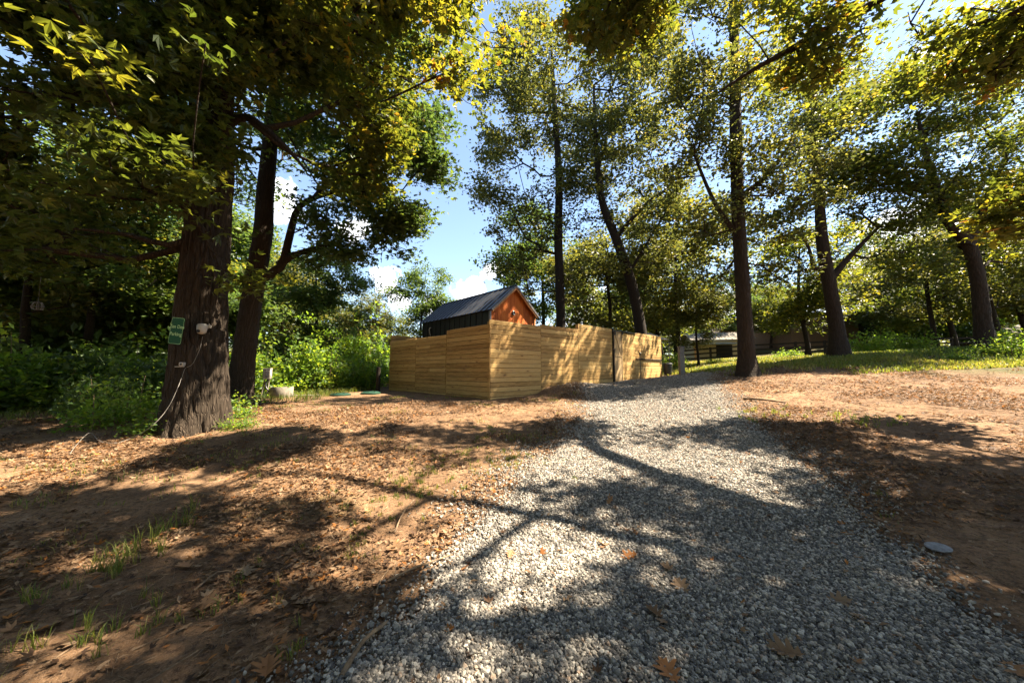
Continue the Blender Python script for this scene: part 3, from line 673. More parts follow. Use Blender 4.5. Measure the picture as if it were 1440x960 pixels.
BG = [  # px, depth, variant, scale, label
 (505, 26, 'a', .62, "round olive tree above the brush, left of the compound"),
 (592, 30, 'b', .80, "airy tree against the sky directly left of the shed roof"),
 (440, 17, 'b', .62, "bushy green tree between the leaning oak and the olive tree"),
 (550, 36, 'c', .66, "low yellowish tree far back behind the left end of the wall"),
 (300, 22, 'b', .95, "green tree seen in the gap right of the big oak's trunk"),
 (400, 24, 'a', .80, "olive tree behind the limb of the leaning oak"),
 (205, 15, 'c', .80, "dark woodland tree directly left of the sign oak's trunk"),
 (120, 13, 'b', .85, "dark woodland tree in the middle of the left thicket"),
 (40, 12, 'a', .85, "dark woodland tree near the left edge"),
 (-60, 14, 'b', 1.0, "dark woodland tree cut by the left edge"),
 (160, 24, 'a', 1.15, "taller woodland tree deep behind the left thicket"),
 (30, 22, 'c', 1.2, "taller woodland tree deep behind the left edge trees"),
 (260, 32, 'c', 1.2, "distant woodland tree behind the big oak's trunk"),
 (765, 27, 'b', 1.05, "dark tree behind the shed gable, left of the tall slender oak"),
 (855, 24, 'a', 1.0, "medium trunked tree over the wall left of the crooked oak"),
 (820, 38, 'c', 1.0, "yellow green tree far behind the middle of the wall"),
 (930, 30, 'c', 1.25, "tall yellow green tree behind the right end of the wall"),
 (955, 24, 'a', 1.1, "thin double leader tree right of the crooked oak"),
 (982, 22, 'a', .50, "small dark round tree standing over the far rail fence, left of the sweetgum"),
 (1020, 42, 'b', .8, "distant tree behind the cream cabin"),
 (1085, 44, 'c', .95, "yellow green tree left of the tan barn"),
 (1137, 24, 'c', .95, "slim yellow leafed tree left of the stout oak"),
 (1232, 37, 'a', 1.0, "yellow leafed tree in front of the barn's roof"),
 (1318, 25, 'a', .95, "dense olive tree between barn and forked oak"),
 (1345, 30, 'c', 1.25, "tall yellow tree behind the forked oak"),
 (1408, 18.5, 'a', .8, "dark trunk tree tight behind the forked oak"),
 (1450, 22, 'c', 1.1, "yellow green tree cut by the right edge"),
 (1240, 50, 'b', 1.3, "tall distant tree rising behind the barn"),
 (1170, 56, 'a', 1.3, "distant olive tree behind the barn's left half"),
 (1400, 46, 'b', 1.5, "tall distant tree in the far right woods"),
 (280, 17, 'd', 1.3, "small dense tree behind the gap between the two oaks"),
 (350, 28, 'c', 1.15, "olive tree far behind the leaning oak's trunk"),
 (90, 16.5, 'c', 1.0, "yellowish woodland tree behind the left thicket shrubs"),
 (180, 19, 'd', 1.7, "dense low woodland tree behind the left thicket"),
 (0, 17, 'd', 1.8, "dense low woodland tree at the left edge"),
 (-120, 20, 'c', 1.3, "woodland tree outside the left edge"),
 (230, 21, 'b', 1.2, "green woodland tree behind the sign side of the big oak"),
 (470, 40, 'c', .8, "distant yellowish tree behind the olive tree"),
 (1290, 36, 'd', 1.6, "low dense tree in the far woods right of the barn"),
 (1345, 38, 'd', 1.7, "low dense tree in the far woods behind the forked oak"),
 (1395, 34, 'd', 1.5, "low dense tree above the low outbuilding"),
 (1455, 40, 'd', 1.9, "low dense tree in the far woods at the right edge"),
 (1130, 58, 'd', 2.3, "low dense tree far behind the barn's left end"),
 (1070, 60, 'd', 2.3, "low dense tree far behind the rail fence right of the sweetgum"),
 (950, 46, 'd', 1.7, "low dense tree far left of the cream cabin"),
 (870, 50, 'd', 2.0, "low dense tree straight behind the gate top"),
 (500, 38, 'd', 1.3, "low dense tree behind the sunny brush"),
 (430, 36, 'd', 1.4, "low dense tree behind the utility box brush"),
 (690, 48, 'a', .62, "low distant tree just peeping over the shed ridge"),
 (885, 46, 'b', 1.1, "distant tree straight behind the gate"),
 (640, 44, 'c', .62, "low distant tree hidden behind the shed roof"),
 (1000, 60, 'a', 1.0, "far tree above the cabin roof"), (1320, 60, 'c', 1.5, "far tree in the gap right of the barn"),
]
BEHIND = [(-9, -5), (-3, -9), (4, -8), (10, -10), (-15, -1), (-16, -9), (-9, -14), (1, -15), (12, -18), (17, -6), (-22, 3)]  # unseen trees added to block sky fill and deepen the shade
for i, (x, y) in enumerate(BEHIND):
    v = 'abc'[i % 3]
    place_tree("background_tree", VAR[v][0], VAR[v][1], "one of the unseen trees added behind the viewpoint to block sky light", group="unseen trees added behind the viewpoint", loc=(x, y, Hz(x, y) - .1), rz=i * 1.7, sc=1.15 + .1 * (i % 3))
for i, (px, dd, v, sc, lab) in enumerate(BG):
    x = (px - 720) / F * dd; z = Hz(x, dd)
    place_tree("background_tree", VAR[v][0], VAR[v][1], lab, group="trees in the background woods", loc=(x, dd, z - .1), rz=(i * 2.399) % 6.28, sc=(sc, sc, sc * (1 + .12 * math.sin(i * 3.1))))
# ------------------------------------------------------------------ shrubs
def shrub_mesh(seed, r_, h, mat, n=170, size=.13, per=26):
    rg = np.random.default_rng(seed); V = []; Fs = []; b = 0; tips = []; A = []
    for i in range(n):
        a = rg.random() * 6.28; q = rg.random() ** .5; u = rg.random()
        top = np.array([math.cos(a) * r_ * q, math.sin(a) * r_ * q, h * (1 - .5 * q * q) * (.25 + .75 * u) * (.75 + .45 * math.sin(a * 3 + seed) * q + (.5 if i % 9 == 0 else 0))])
        A.append(top)
        if i % 5 == 0:
            s0 = np.array([math.cos(a) * .15, math.sin(a) * .15, -.1]); mid = (s0 + top) / 2 + rg.normal(0, .05, 3)
            m = MB(); m.tube([s0, mid, top], [.012, .009, .004], 5)
            V.append(np.array(m.v)); Fs.append(np.array([f for f in m.f if len(f) == 4]) + b); b += len(m.v)
    A = np.array(A)
    sm = mesh_np("stem", np.concatenate(V), [np.concatenate(Fs)], STICK)
    v, f, lv = leaves(A, np.arange(n), per, size, .16, LEAF1, rg, tilt=.9, flat=.8)
    keep = v[f].min(1)[:, 2] > -.05
    return sm, mesh_np("foliage", v, [f[keep]], mat, lv)
SH = {'g': shrub_mesh(201, 1.0, 1.5, LEAF_S), 'y': shrub_mesh(202, .8, 1.0, LEAF_S, 130, .10), 'd': shrub_mesh(203, 1.1, 1.3, LEAF_B, 160, .12), 't': shrub_mesh(204, .7, 2.2, LEAF_S, 170, .12), 'w': shrub_mesh(205, .45, .5, LEAF_S, 90, .07, 22)}
SHL = [ # px, depth, kind, scale, label
 (350, 12.6, 't', .85, "bright shrub growing right behind the foot of the leaning oak"),
 (372, 13.2, 'g', 1.0, "bright shrub behind the grey utility pedestal"),
 (400, 12.8, 'g', 1.05, "bright leafy shrub behind the white concrete tub"),
 (432, 13.0, 't', .95, "tall bright shrub right of the concrete tub"),
 (462, 13.6, 't', .9, "tall bright shrub in the middle of the sunny brush"),
 (492, 14.6, 't', .85, "tall bright shrub left of the stump post"),
 (515, 15.5, 'g', .85, "low bright shrub beside the stump post"),
 (538, 17.5, 'g', 1.0, "shrub touching the left end of the wall"),
 (450, 15.5, 'g', 1.6, "large pale green shrub at the back of the sunny brush"),
 (505, 20.0, 'g', 1.7, "large pale green shrub far back left of the wall"),
 (545, 22.0, 'g', 1.7, "large yellow green shrub behind the left end of the wall"),
 (470, 19.0, 'g', 1.6, "large yellow green shrub behind the tall bright shrubs"),
 (410, 16.5, 'd', 1.9, "large darker shrub at the back of the brush"),
 (330, 14.5, 'g', 1.7, "yellow green shrub glimpsed between the two oaks"),
 (225, 9.6, 'd', 1.0, "dark shrub left of the big oak's foot"),
 (195, 10.5, 'g', 1.15, "sun flecked shrub left of the sign"),
 (160, 11.0, 'g', 1.25, "sunlit shrub in the middle of the left thicket edge"),
 (120, 10.4, 'd', 1.2, "dark green shrub in the left thicket edge"),
 (85, 9.6, 'g', 1.1, "shrub behind the thin stem in the left thicket"),
 (45, 9.4, 'd', 1.15, "shadowed shrub near the left edge"),
 (5, 9.0, 'g', 1.0, "shadowed shrub at the left edge of the view"),
 (-40, 8.8, 'd', 1.2, "shrub cut by the left edge"),
 (140, 14, 'd', 2.4, "tall dark shrub filling the thicket behind the front shrubs"),
 (60, 13, 'd', 2.3, "tall dark shrub filling the thicket near the left edge"),
 (240, 14, 'd', 2.2, "tall dark shrub behind the sign"),
 (190, 7.6, 'w', 1.3, "low straggly bush in the shade left of the big oak's roots"),
 (165, 6.9, 'w', 1.2, "low twiggy bush beside the loose cable"),
 (222, 6.3, 'w', .9, "dark leafy clump touching the left root of the big oak"),
 (150, 8.0, 'd', .6, "dark low bush left of the big oak at the edge of the dirt"),
 (345, 6.6, 'w', .6, "tiny leafy clump on the litter right of the big oak's roots"),
 (332, 7.4, 'w', .9, "small leafy clump at the right foot of the big oak"),
 (1230, 24, 'y', 1.5, "yellow green bush in front of the tan barn wall"),
 (1212, 26, 'y', 1.3, "small yellow green bush left of the barn front bushes"),
 (1250, 25, 'y', 1.5, "middle bush of the yellow row along the rail fence"),
 (1290, 24, 'y', 1.5, "golden bush at the right end of the yellow row"),
 (1110, 27, 'y', 1.2, "yellow green bush by the rail fence left of the stout oak"),
 (1420, 15.5, 'g', .55, "lush green weed clump at the right edge"),
 (1385, 13.2, 'w', 1.0, "bright weed clump in the grass below the forked oak"),
 (1345, 12.6, 'w', .8, "small bright weed clump at the edge of the grass"),
 (1432, 12.6, 'w', 1.2, "feathery green weed clump near the right edge"),
 (1005, 24, 'y', .7, "small yellow weed by the rail fence left of the sweetgum"),
 (945, 24, 'y', 1.1, "yellow green bush behind the black bin"),
]
for i, (px, dd, v, sc, lab) in enumerate(SHL):
    x = (px - 720) / F * dd
    e = empty("shrub", (x, dd, Hz(x, dd) - .03), (i * 2.1) % 6.28); e.scale = (sc, sc, sc * (1.05 + .4 * math.sin(i * 2.3)))
    tag(e, lab, "shrub", "brush and shrubs around the clearing"); link("stem", SH[v][0], e); link("foliage", SH[v][1], e)
def build_far_wood():
    rg = np.random.default_rng(77); n = 5200; a = rg.uniform(-1.08, 1.08, n); dd = rg.uniform(66, 92, n); x = dd * np.tan(a); k = np.abs(x) < 150; x, y = x[k], dd[k]; n = len(x)
    top = 5.5 + 3.0 * noise2(x * .09, y * .05, 71) + 1.6 * noise2(x * .35, y * .2, 72)
    A = np.c_[x, y, H(x, y, False) + rg.random(n) ** .8 * top]
    v, f, lv = leaves(A, np.arange(n), 34, .62, .95, LEAF1, rg, flat=.8)
    tag(link("far_wood", mesh_np("far_wood", v, [f], LEAF_C, lv)), "distant mass of woodland foliage closing the view behind everything", "woods", kind="stuff")
build_far_wood()
# ------------------------------------------------------------------ grass and litter
def build_grass():
    rg = np.random.default_rng(5)
    def blades(x, y, h, w, lv):
        n = len(x); z = H(x, y); a = rg.uniform(0, 6.28, n); dx, dy = np.cos(a), np.sin(a); bend = rg.uniform(.15, .8, n) * h
        b = rg.uniform(0, 6.28, n); bx, by = np.cos(b), np.sin(b)
        p0 = np.c_[x - dx * w, y - dy * w, z - .01]; p1 = np.c_[x + dx * w, y + dy * w, z - .01]
        p2 = np.c_[x + dx * w * .7 + bx * bend * .35, y + dy * w * .7 + by * bend * .35, z + h * .6]; p3 = np.c_[x - dx * w * .7 + bx * bend * .35, y - dy * w * .7 + by * bend * .35, z + h * .6]
        p4 = np.c_[x + bx * bend, y + by * bend, z + h * .95]
        V = np.stack([p0, p1, p2, p3, p4], 1).reshape(-1, 3); o = (np.arange(n) * 5)[:, None]
        return V, o + np.array([[0, 1, 2, 3]]), o + np.array([[3, 2, 4]]), np.repeat(lv, 5)
    X, Y, Hh, W, L = [], [], [], [], []
    # meadow on the right and at the back
    n = 230000; y = 11 + 24 * rg.random(n) ** 1.3; x = 6 + 38 * rg.random(n)
    g = grass_amount(x, y); ok = (rg.random(n) < g * (.35 + .65 * (noise2(x * .8, y * .8, 31) > -.15))) & (x < y * 1.75 + 1)
    x, y = x[ok], y[ok]; X.append(x); Y.append(y); lush = sstep(16, 19, x) * sstep(18, 15, y)
    Hh.append(rg.uniform(.04, .12, len(x)) * (1 + y * .025) * (1 + .5 * lush)); W.append(.006 + .0007 * y + 0 * x); L.append(np.clip(.62 + .25 * noise2(x * .4, y * .4, 33) - .35 * lush + rg.normal(0, .16, len(x)), 0, 1))
    # sparse tufts on the dirt
    n = 60000; y = 1.0 + 10 * rg.random(n); x = -12 + 16 * rg.random(n)
    t = noise2(x * 1.1, y * 1.1, 41) + .8 * noise2(x * 4.5, y * 4.5, 42)
    ok = (t > .78) & (gravel_sd(x, y) < -.12) & (np.abs(x) < y * 1.7 + .5)
    x, y = x[ok], y[ok]; X.append(x); Y.append(y); Hh.append(rg.uniform(.02, .075, len(x))); W.append(np.full(len(x), .0026) + .0005 * y); L.append(rg.uniform(.2, 1, len(x)))
    for px, py, cnt, hh in [(240, 745, 60, .22), (120, 800, 40, .16), (185, 790, 50, .16), (70, 850, 60, .13), (130, 905, 70, .12), (30, 930, 60, .14), (330, 845, 90, .08), (500, 765, 120, .05), (600, 680, 260, .07), (660, 650, 200, .06), (730, 648, 260, .06), (560, 700, 200, .06), (360, 660, 150, .06), (700, 610, 150, .05), (1080, 585, 160, .12), (1200, 588, 200, .12), (410, 930, 40, .07)]:
        c = G(px, py); cnt = int(cnt * 1.6); sp = .03 + .035 * math.sqrt(cnt / 60) * (1 + c[1] * .15)
        ns = max(3, cnt // 11); ci_ = rg.integers(0, ns, cnt); cx_, cy_ = rg.normal(0, sp * 1.7, ns), rg.normal(0, sp * 1.7, ns)
        X.append(c[0] + cx_[ci_] + rg.normal(0, .011 + .002 * c[1], cnt)); Y.append(c[1] + cy_[ci_] + rg.normal(0, .011 + .002 * c[1], cnt)); Hh.append(rg.uniform(.4, 1.1, cnt) * hh); W.append(np.full(cnt, .0016) + .0005 * c[1]); L.append(rg.uniform(.1, .9, cnt))
    # thicket edge on the left
    n = 60000; y = 7.6 + 8 * rg.random(n); x = -24 + 18 * rg.random(n); e = y - 8.6 + .9 * noise2(x * .6, y * .6, 44) - .28 * (x + 9)
    ok = (e > 0) & (e < 5) & (rg.random(n) < .5) & ((x < -5.8) | (y > 11.5)); x, y = x[ok], y[ok]
    X.append(x); Y.append(y); Hh.append(rg.uniform(.06, .24, len(x))); W.append(.007 + 0 * x); L.append(rg.uniform(.1, .75, len(x)))
    X, Y, Hh, W, L = map(np.concatenate, (X, Y, Hh, W, L))
    V, F4, F3, lv = blades(X, Y, Hh, W, L)
    tag(link("grass", mesh_np("grass", V, [F4, F3], GRASS, lv)), "thin grass and weeds scattered over the dirt and the far meadow", "grass", kind="stuff")
build_grass()
def build_litter():
    rg = np.random.default_rng(6); V = []; Fs = []; L = []; base = 0
    curl = LEAF3[0].copy(); curl[:, 2] = [0, .05, .16, .05, .10, .22, .10, .2]
    curl1 = LEAF1[0].copy(); curl1[:, 0] *= .6; curl1[:, 2] = [0, .12, .05, .12]
    def zone(x0, x1, y0, y1, n, smin, smax, ongravel):
        nonlocal base
        x = x0 + (x1 - x0) * rg.random(n); y = y0 + (y1 - y0) * rg.random(n)
        s = gravel_sd(x, y); dens = np.clip(.48 + 1.0 * noise2(x * .8, y * .8, 51) + .5 * noise2(x * 3, y * 3, 52), .03, 1)
        ok = rg.random(n) < np.where(s > 0, ongravel, dens)
        t, nn = fence_tn(x, y); ok &= ~((t > -7) & (nn < .05) & (y > 9.8) & (t < 12)); ok &= np.abs(x) < y * 1.62 + .6
        x, y = x[ok], y[ok]; m = len(x); sc = smin + (smax - smin) * rg.random(m) ** 1.6; z = H(x, y) + .008 + .02 * rg.random(m)
        half = np.arange(m) % 2 == 0
        for sel, tv, tf in ((half, curl, LEAF3[1]), (~half, curl1, LEAF1[1])):
            a, b, c = scatter(tv, tf, np.c_[x, y, z][sel], sc[sel], rotmats(sel.sum(), .35, rg), rg.random(sel.sum()))
            V.append(a); Fs.append(b + base); L.append(c); base += len(a)
    zone(-6, 6, 1.0, 4.5, 80000, .012, .066, .045)
    zone(-12, 12, 4.5, 9, 160000, .018, .075, .05)
    zone(-14, 16, 9, 16, 110000, .03, .085, .04)
    tag(link("leaf_litter", mesh_np("leaf_litter", np.concatenate(V), [np.concatenate(Fs)], LITTER, np.concatenate(L))), "dry brown leaf litter strewn over the reddish dirt", "leaf litter", kind="stuff")
    # short twigs and bark chips
    n = 26000; x = -12 + 26 * rg.random(n); y = 1 + 13 * rg.random(n) ** 1.2; ok = (gravel_sd(x, y) < -.02) & (np.abs(x) < y * 1.62 + .6)
    t, nn = fence_tn(x, y); ok &= ~((nn < .05) & (y > 9.8)); x, y = x[ok], y[ok]; m = len(x)
    tv = np.array([(-.5, -.012, 0), (.5, -.008, .03), (.5, .008, .0), (-.5, .012, .0), (-.5, 0, .022), (.5, 0, .035)], float); tf = np.array([(0, 1, 5, 4), (4, 5, 2, 3)])
    z = H(x, y) + .006; sc = rg.uniform(.04, .22, m)
    a, b, c = scatter(tv, tf, np.c_[x, y, z], sc, rotmats(m, .12, rg), rg.random(m))
    tag(link("twig_litter", mesh_np("twig_litter", a, [b], STICK, c)), "short dry twigs and bark chips scattered on the dirt", "twigs", kind="stuff")
build_litter()
# individual big fallen leaves
def oak_leaf(size, curl, seed):
    rg = random.Random(seed); half = [(0, 0), (.03, .12), (.20, .16), (.10, .27), (.38, .38), (.30, .45), (.12, .44), (.42, .66), (.34, .72), (.11, .62), (.20, .86), (.08, .84), (0, 1.0)]
    L = [(-x, y) for x, y in half[1:-1]][::-1]; out = half + L; n = len(half)
    def z(x, y): return curl * (abs(x) * .55 + (y - .5) ** 2 * .45)
    vs = [(x * size, (y - .5) * size, z(x, y) * size) for x, y in out]
    cs = [(0, (y - .5) * size, z(0, y) * size - .0) for y in (.2, .45, .65, .85)]
    me = bpy.data.meshes.new("blade"); bm_v = vs + cs; N = len(vs); c0 = N
    def ci(y): return c0 + min(range(4), key=lambda k: abs((.2, .45, .65, .85)[k] - y))
    f = []
    for i in range(N):
        j = (i + 1) % N; a = ci(out[i][1]); b = ci(out[j][1])
        f.append((i, j, a)) if a == b else f.append((i, j, b, a))
    me.from_pydata(bm_v, [], f); me.materials.append(LITTER)
    at = me.attributes.new("lv", 'FLOAT', 'POINT'); at.data.foreach_set("value", [seed % 100 / 100] * len(bm_v)); me.update(); return me
FL = [(375, 948, .17, 92, "rust brown oak leaf at the bottom edge where dirt meets gravel"), (885, 786, .15, 95, "curled orange oak leaf in the middle of the gravel"),
      (958, 830, .15, 70, "pale tan leaf right of the orange curled one on the gravel"), (940, 806, .13, 66, "tan leaf lying nearest the curled orange leaf"),
      (848, 768, .12, 72, "light brown leaf just left of the orange pair on the gravel"), (1180, 850, .15, 74, "yellowish oak leaf in the deep shade on the right of the gravel"),
      (1105, 925, .18, 64, "large tan oak leaf in shade near the bottom right"), (858, 712, .13, 90, "orange leaf standing up on the sunlit gravel"),
      (430, 852, .15, 78, "pale oak leaf with deep lobes on the shaded dirt"), (290, 858, .17, 55, "upturned brown leaf pair beside the grass tuft on the dirt"),
      (260, 800, .14, 88, "orange brown leaf on the sunny dirt at the left"), (940, 950, .16, 93, "orange leaf cut by the bottom edge"),
      (632, 892, .07, 97, "small bright orange leaf scrap on the gravel near the bottom"), (1430, 950, .14, 89, "small orange leaf in the bottom right corner"),
      (718, 784, .10, 91, "dark orange leaf in the shade left of the drive's middle"), (555, 775, .15, 60, "tan lobed leaf in the shade beside the long twig"),
      (345, 808, .16, 79, "pale whitish leaf on the sunny dirt"), (60, 890, .2, 76, "large pale leaf in the shade at the lower left edge"), (920, 868, .13, 50, "dull brown leaf in shade on the lower gravel")]
for i, (px, py, s, lvv, lab) in enumerate(FL):
    c = G(px, py); e = link("fallen_leaf", oak_leaf(s, .5 if i % 3 else .9, lvv)); e.location = (c[0], c[1], c[2] + .022); e.rotation_euler = (random.uniform(-.25, .25), random.uniform(-.3, .3), random.uniform(0, 6.28))
    if 'standing' in lab: e.rotation_euler[0] = .9; e.location.z += .03
    tag(e, lab, "leaf", "big leaves fallen on the drive and dirt")
STK = [([(480, 958), (510, 915), (545, 878)], .014, "thick pale stick at the bottom edge between dirt and gravel"),
       ([(545, 820), (580, 808), (640, 780)], .009, "long crooked twig along the shaded edge of the gravel"),
       ([(555, 750), (566, 728), (582, 705)], .008, "light grey twig leaning in the dirt left of the drive"),
       ([(272, 833), (305, 812), (330, 805)], .007, "short dark twig on the sunny dirt"),
       ([(1046, 562), (1070, 566), (1105, 568)], .03, "dark fallen branch on the dirt right of the drive"),
       ([(40, 700), (55, 690), (62, 680)], .009, "upturned twig near the left edge"),
       ([(524, 870), (532, 830), (548, 800)], .005, "thin reed like stem on the shaded dirt beside the gravel")]
for pts, r_, lab in STK:
    g = [G(*p) for p in pts]; c = g[1]; pl = polyline([q - c + np.array([0, 0, r_ * 1.2 + (.03 if k == 1 else 0.0)]) for k, q in enumerate(g)], .05)
    m = MB(); m.tube(pl, list(np.linspace(r_, r_ * .6, len(pl)) * (1 + .15 * np.sin(np.arange(len(pl)) * 1.7))), 8)
    o = m.build("fallen_stick", STICK, smooth=True); o.location = tuple(c); tag(o, lab, "stick", "sticks lying on the ground")
# pale flat stone disc on the right
c = G(1320, 776); m = MB(); M = Matrix.Rotation(R(9), 4, 'X') @ Matrix.Rotation(R(-6), 4, 'Y')
prof = [(.02, -.02), (.078, -.018), (.09, -.006), (.09, .004), (.082, .012), (.04, .016), (.004, .017)]
m.lathe(prof, 28, lv=.5, M=M); o = m.build("flat_disc", DISCM, smooth=True); o.location = (c[0], c[1], c[2] + .035); o.scale = (.92, .75, .5)
tag(o, "round grey weathered disc lying on the dirt at the right of the drive", "disc")
# ------------------------------------------------------------------ fence compound
ANG_V = math.atan2(Vd[1], Vd[0]); ANG_U = math.atan2(U[1], U[0])
def world2(t_v, t_u): q = P0 + Vd * t_v + U * t_u; return q
fence = empty("privacy_fence", (P0[0], P0[1], Hz(*P0)), 0)
tag(fence, "tall fence of new horizontal pine boards enclosing the black roofed shed", "fence")
zf = fence.location.z
def fence_panel(start, ang, L, ztop, zbot, inward, seed, joint=None, bh=.142):
    rg = random.Random(seed); m = MB(); z = ztop
    while z > zbot:
        z0 = z - bh + .007 + rg.random() * .004; pr = rg.uniform(0, .008); tone = rg.random()
        cuts = [0, L] if not joint or rg.random() < .5 else [0, joint, L]
        for a, b in zip(cuts[:-1], cuts[1:]):
            m.box((a + .002, (pr if inward > 0 else -pr - .022), z0), (b - .002, (pr + .022 if inward > 0 else -pr), z), lv=tone if a == 0 else rg.random(), bev=.007)
        z -= bh
    o = m.build("panel", PINE, fence); o.location = (start[0] - P0[0], start[1] - P0[1], -zf); o.rotation_euler = (0, 0, ang)
    m = MB(); m.box((.01, .034 if inward > 0 else -.040, z + .1), (L - .01, .040 if inward > 0 else -.034, ztop - .02)); m.build("dark_gap_sheet", RAIL, o); return o  # dark sheet added behind the boards so their gaps read as dark lines
def fence_post(q, z0, z1, s=.045, mat=None):
    m = MB(); m.box((-s, -s, z0), (s, s, z1), bev=.004); o = m.build("post", mat or PINE, fence); o.location = (q[0] - P0[0], q[1] - P0[1], -zf); o.rotation_euler = (0, 0, ANG_V); return o
# left side runs along U; inward is +Vd. local y for ang=ANG_U points to -Vd, so inward = -1
TL = [(0, 2.33, 2.845), (2.34, 4.5, 2.70), (4.51, 6.9, 2.735)]
for k, (a, b, zt) in enumerate(TL): fence_panel(world2(0.028, a + (.0 if k else -.02)), ANG_U, b - a, zt, .42, -1, 60 + k, (b - a) * .5 if k == 1 else None)
TR = [(0.03, 2.26, 2.975), (2.27, 4.36, 3.035), (4.37, 6.78, 3.245)]
for k, (a, b, zt) in enumerate(TR): fence_panel(world2(a, 0), ANG_V, b - a, zt, .42, 1, 70 + k)
# gate: smooth tan leaf with brace, then a boarded sliding leaf; dark track on top
fence_panel(world2(8.76, 0), ANG_V, 2.85, 3.235, .8, 1, 75, 1.3)
def local_v(t): q = world2(t, 0); return (q[0] - P0[0], q[1] - P0[1], -zf)
gate = link("gate", None, fence) if False else None
m = MB(); m.box((0, -.012, .93), (.70, .028, 3.165), lv=.6, bev=.003)
gate = m.build("gate", PLY, fence); gate.location = local_v(6.88); gate.rotation_euler = (0, 0, ANG_V)
m = MB()
for (x0, x1, z0, z1) in [(0.0, .70, 2.07, 2.13), (0.0, .055, .94, 3.15), (.645, .70, .94, 3.15)]: m.box((x0 + .001, -.028, z0), (x1 - .001, -.0125, z1), lv=.5, bev=.002)
m.build("gate_frame", PLY, gate)
m = MB(); m.box((-.025, -.026, 0), (.025, -.0125, 1.16), lv=.3, M=Matrix.Translation((.62, 0, 2.15)) @ Matrix.Rotation(R(-28), 4, 'Y')); m.build("brace", PLY, gate)
m = MB(); m.box((0, -.01, .95), (1.14, .012, 3.13), lv=.35); z = 3.13
m = MB(); rg = random.Random(5)
while z > .9:
    m.box((0, -.014 - rg.random() * .004, z - .138), (1.14, .012, z), lv=rg.random(), bev=.003); z -= .142
leafg = m.build("gate_leaf", PINE, fence); leafg.location = local_v(7.60); leafg.rotation_euler = (0, 0, ANG_V)
m = MB(); m.box((-.10, -.055, 3.175), (2.0, -.02, 3.215)); m.box((-.12, -.07, 3.13), (-.06, -.02, 3.25)); m.box((.66, -.07, 3.05), (.70, -.02, 3.215)); m.box((.06, -.07, 3.0), (.10, -.02, 3.215))
tr = m.build("gate_track", BLACK, fence); tr.location = local_v(6.88); tr.rotation_euler = (0, 0, ANG_V)
m = MB(); m.box((0, -.05, 1.98), (2.8, -.02, 2.04)); o = m.build("rail", RAIL, fence); o.location = local_v(8.78); o.rotation_euler = (0, 0, ANG_V)
for t in (.10, 2.26, 4.42, 6.70): fence_post(world2(t, .09), .4, {.10: 2.93, 2.26: 3.0, 4.42: 3.22, 6.70: 3.24}[t])
fence_post(world2(6.835, -.02), .9, 3.19, .035, RAIL); fence_post(world2(11.55, .09), .9, 3.2)
for t in (2.34, 4.5, 6.85): fence_post(world2(.09, t), .4, 2.68)
# back sides
e1 = world2(0.06, 6.9); fence_panel(e1, ANG_V, 3.2, 3.02, .5, 1, 81); fence_panel(world2(3.3, 6.9), ANG_V, 8.3, 2.9, .6, 1, 82)
fence_panel(world2(11.6, 0.03), ANG_U, 6.85, 3.0, .9, -1, 83)
# ------------------------------------------------------------------ shed
sp = world2(1.36, 1.62); sz = 0.66
shed = empty("shed", (sp[0], sp[1], sz), ANG_V)     # local x along the gable, y going back
tag(shed, "narrow gabled shed with black metal side and orange wood gable behind the fence", "shed")
W_, D_, HE, HR = 2.34, 5.0, 3.02, 4.02
m = MB(); m.box((.04, .06, 0), (.08, D_ - .05, HE - .05)); m.box((W_ - .08, .06, 0), (W_ - .04, D_ - .05, HE - .05))
x = .08
for i in range(14):
    yy = .12 + i * .36; m.box((.015, yy, 0), (.04, yy + .035, HE - .06)); m.box((W_ - .04, yy, 0), (W_ - .015, yy + .035, HE - .06))
m.prism([(0.05, D_ - .06, 0), (W_ - .05, D_ - .06, 0), (W_ - .05, D_ - .06, HE - .05), (W_ / 2, D_ - .06, HR - .06), (.05, D_ - .06, HE - .05)], (0, .03, 0))
m.build("side_wall", METAL_DK, shed)
# gable boards (vertical)
m = MB(); n = 19
for i in range(n):
    x0 = .06 + (W_ - .12) * i / n; x1 = .06 + (W_ - .12) * (i + 1) / n - .004
    h0 = HE - .07 + (HR - HE) * (1 - abs(x0 - W_ / 2) / (W_ / 2)); h1 = HE - .07 + (HR - HE) * (1 - abs(x1 - W_ / 2) / (W_ / 2))
    dpt = .02 + .004 * random.random()
    m.prism([(x0, 0.03 - dpt, 0), (x1, 0.03 - dpt, 0), (x1, 0.03 - dpt, h1), (x0, .03 - dpt, h0)], (0, .03, 0), lv=random.random())
# rotate grain: boards run vertically, so the mesh is stored turned on its side
gw = m.build("gable_wall", CEDAR, shed)
me = gw.data; M1 = Matrix.Rotation(R(90), 4, 'Y'); me.transform(M1); gw.matrix_local = M1.inverted()
m = MB()
sl = math.atan2(HR - HE, W_ / 2); ov = .07; fr = .16
def roof_side(m, sgn, th=.035, ribs=True):
    Ls = math.hypot(W_ / 2, HR - HE) + ov
    Mx = Matrix.Translation((W_ / 2, 0, HR)) @ (Matrix.Rotation(sl, 4, 'Y') if sgn > 0 else Matrix.Rotation(math.pi - sl, 4, 'Y') @ Matrix.Scale(-1, 4, (0, 0, 1)))
    m.box((.0, -fr, -th), (Ls, D_ + .08, 0), M=Mx, lv=.5)
    k = 0
    y = -fr + .02
    while y < D_ + .06:
        m.box((.02, y, 0), (Ls - .004, y + .022, .03), M=Mx, lv=.5); y += .305
roof_side(m, 1); roof_side(m, -1)
m.tube([(W_ / 2, -fr - .005, HR + .012), (W_ / 2, D_ + .09, HR + .012)], .035, 8)
m.build("roof", METAL_RF, shed)
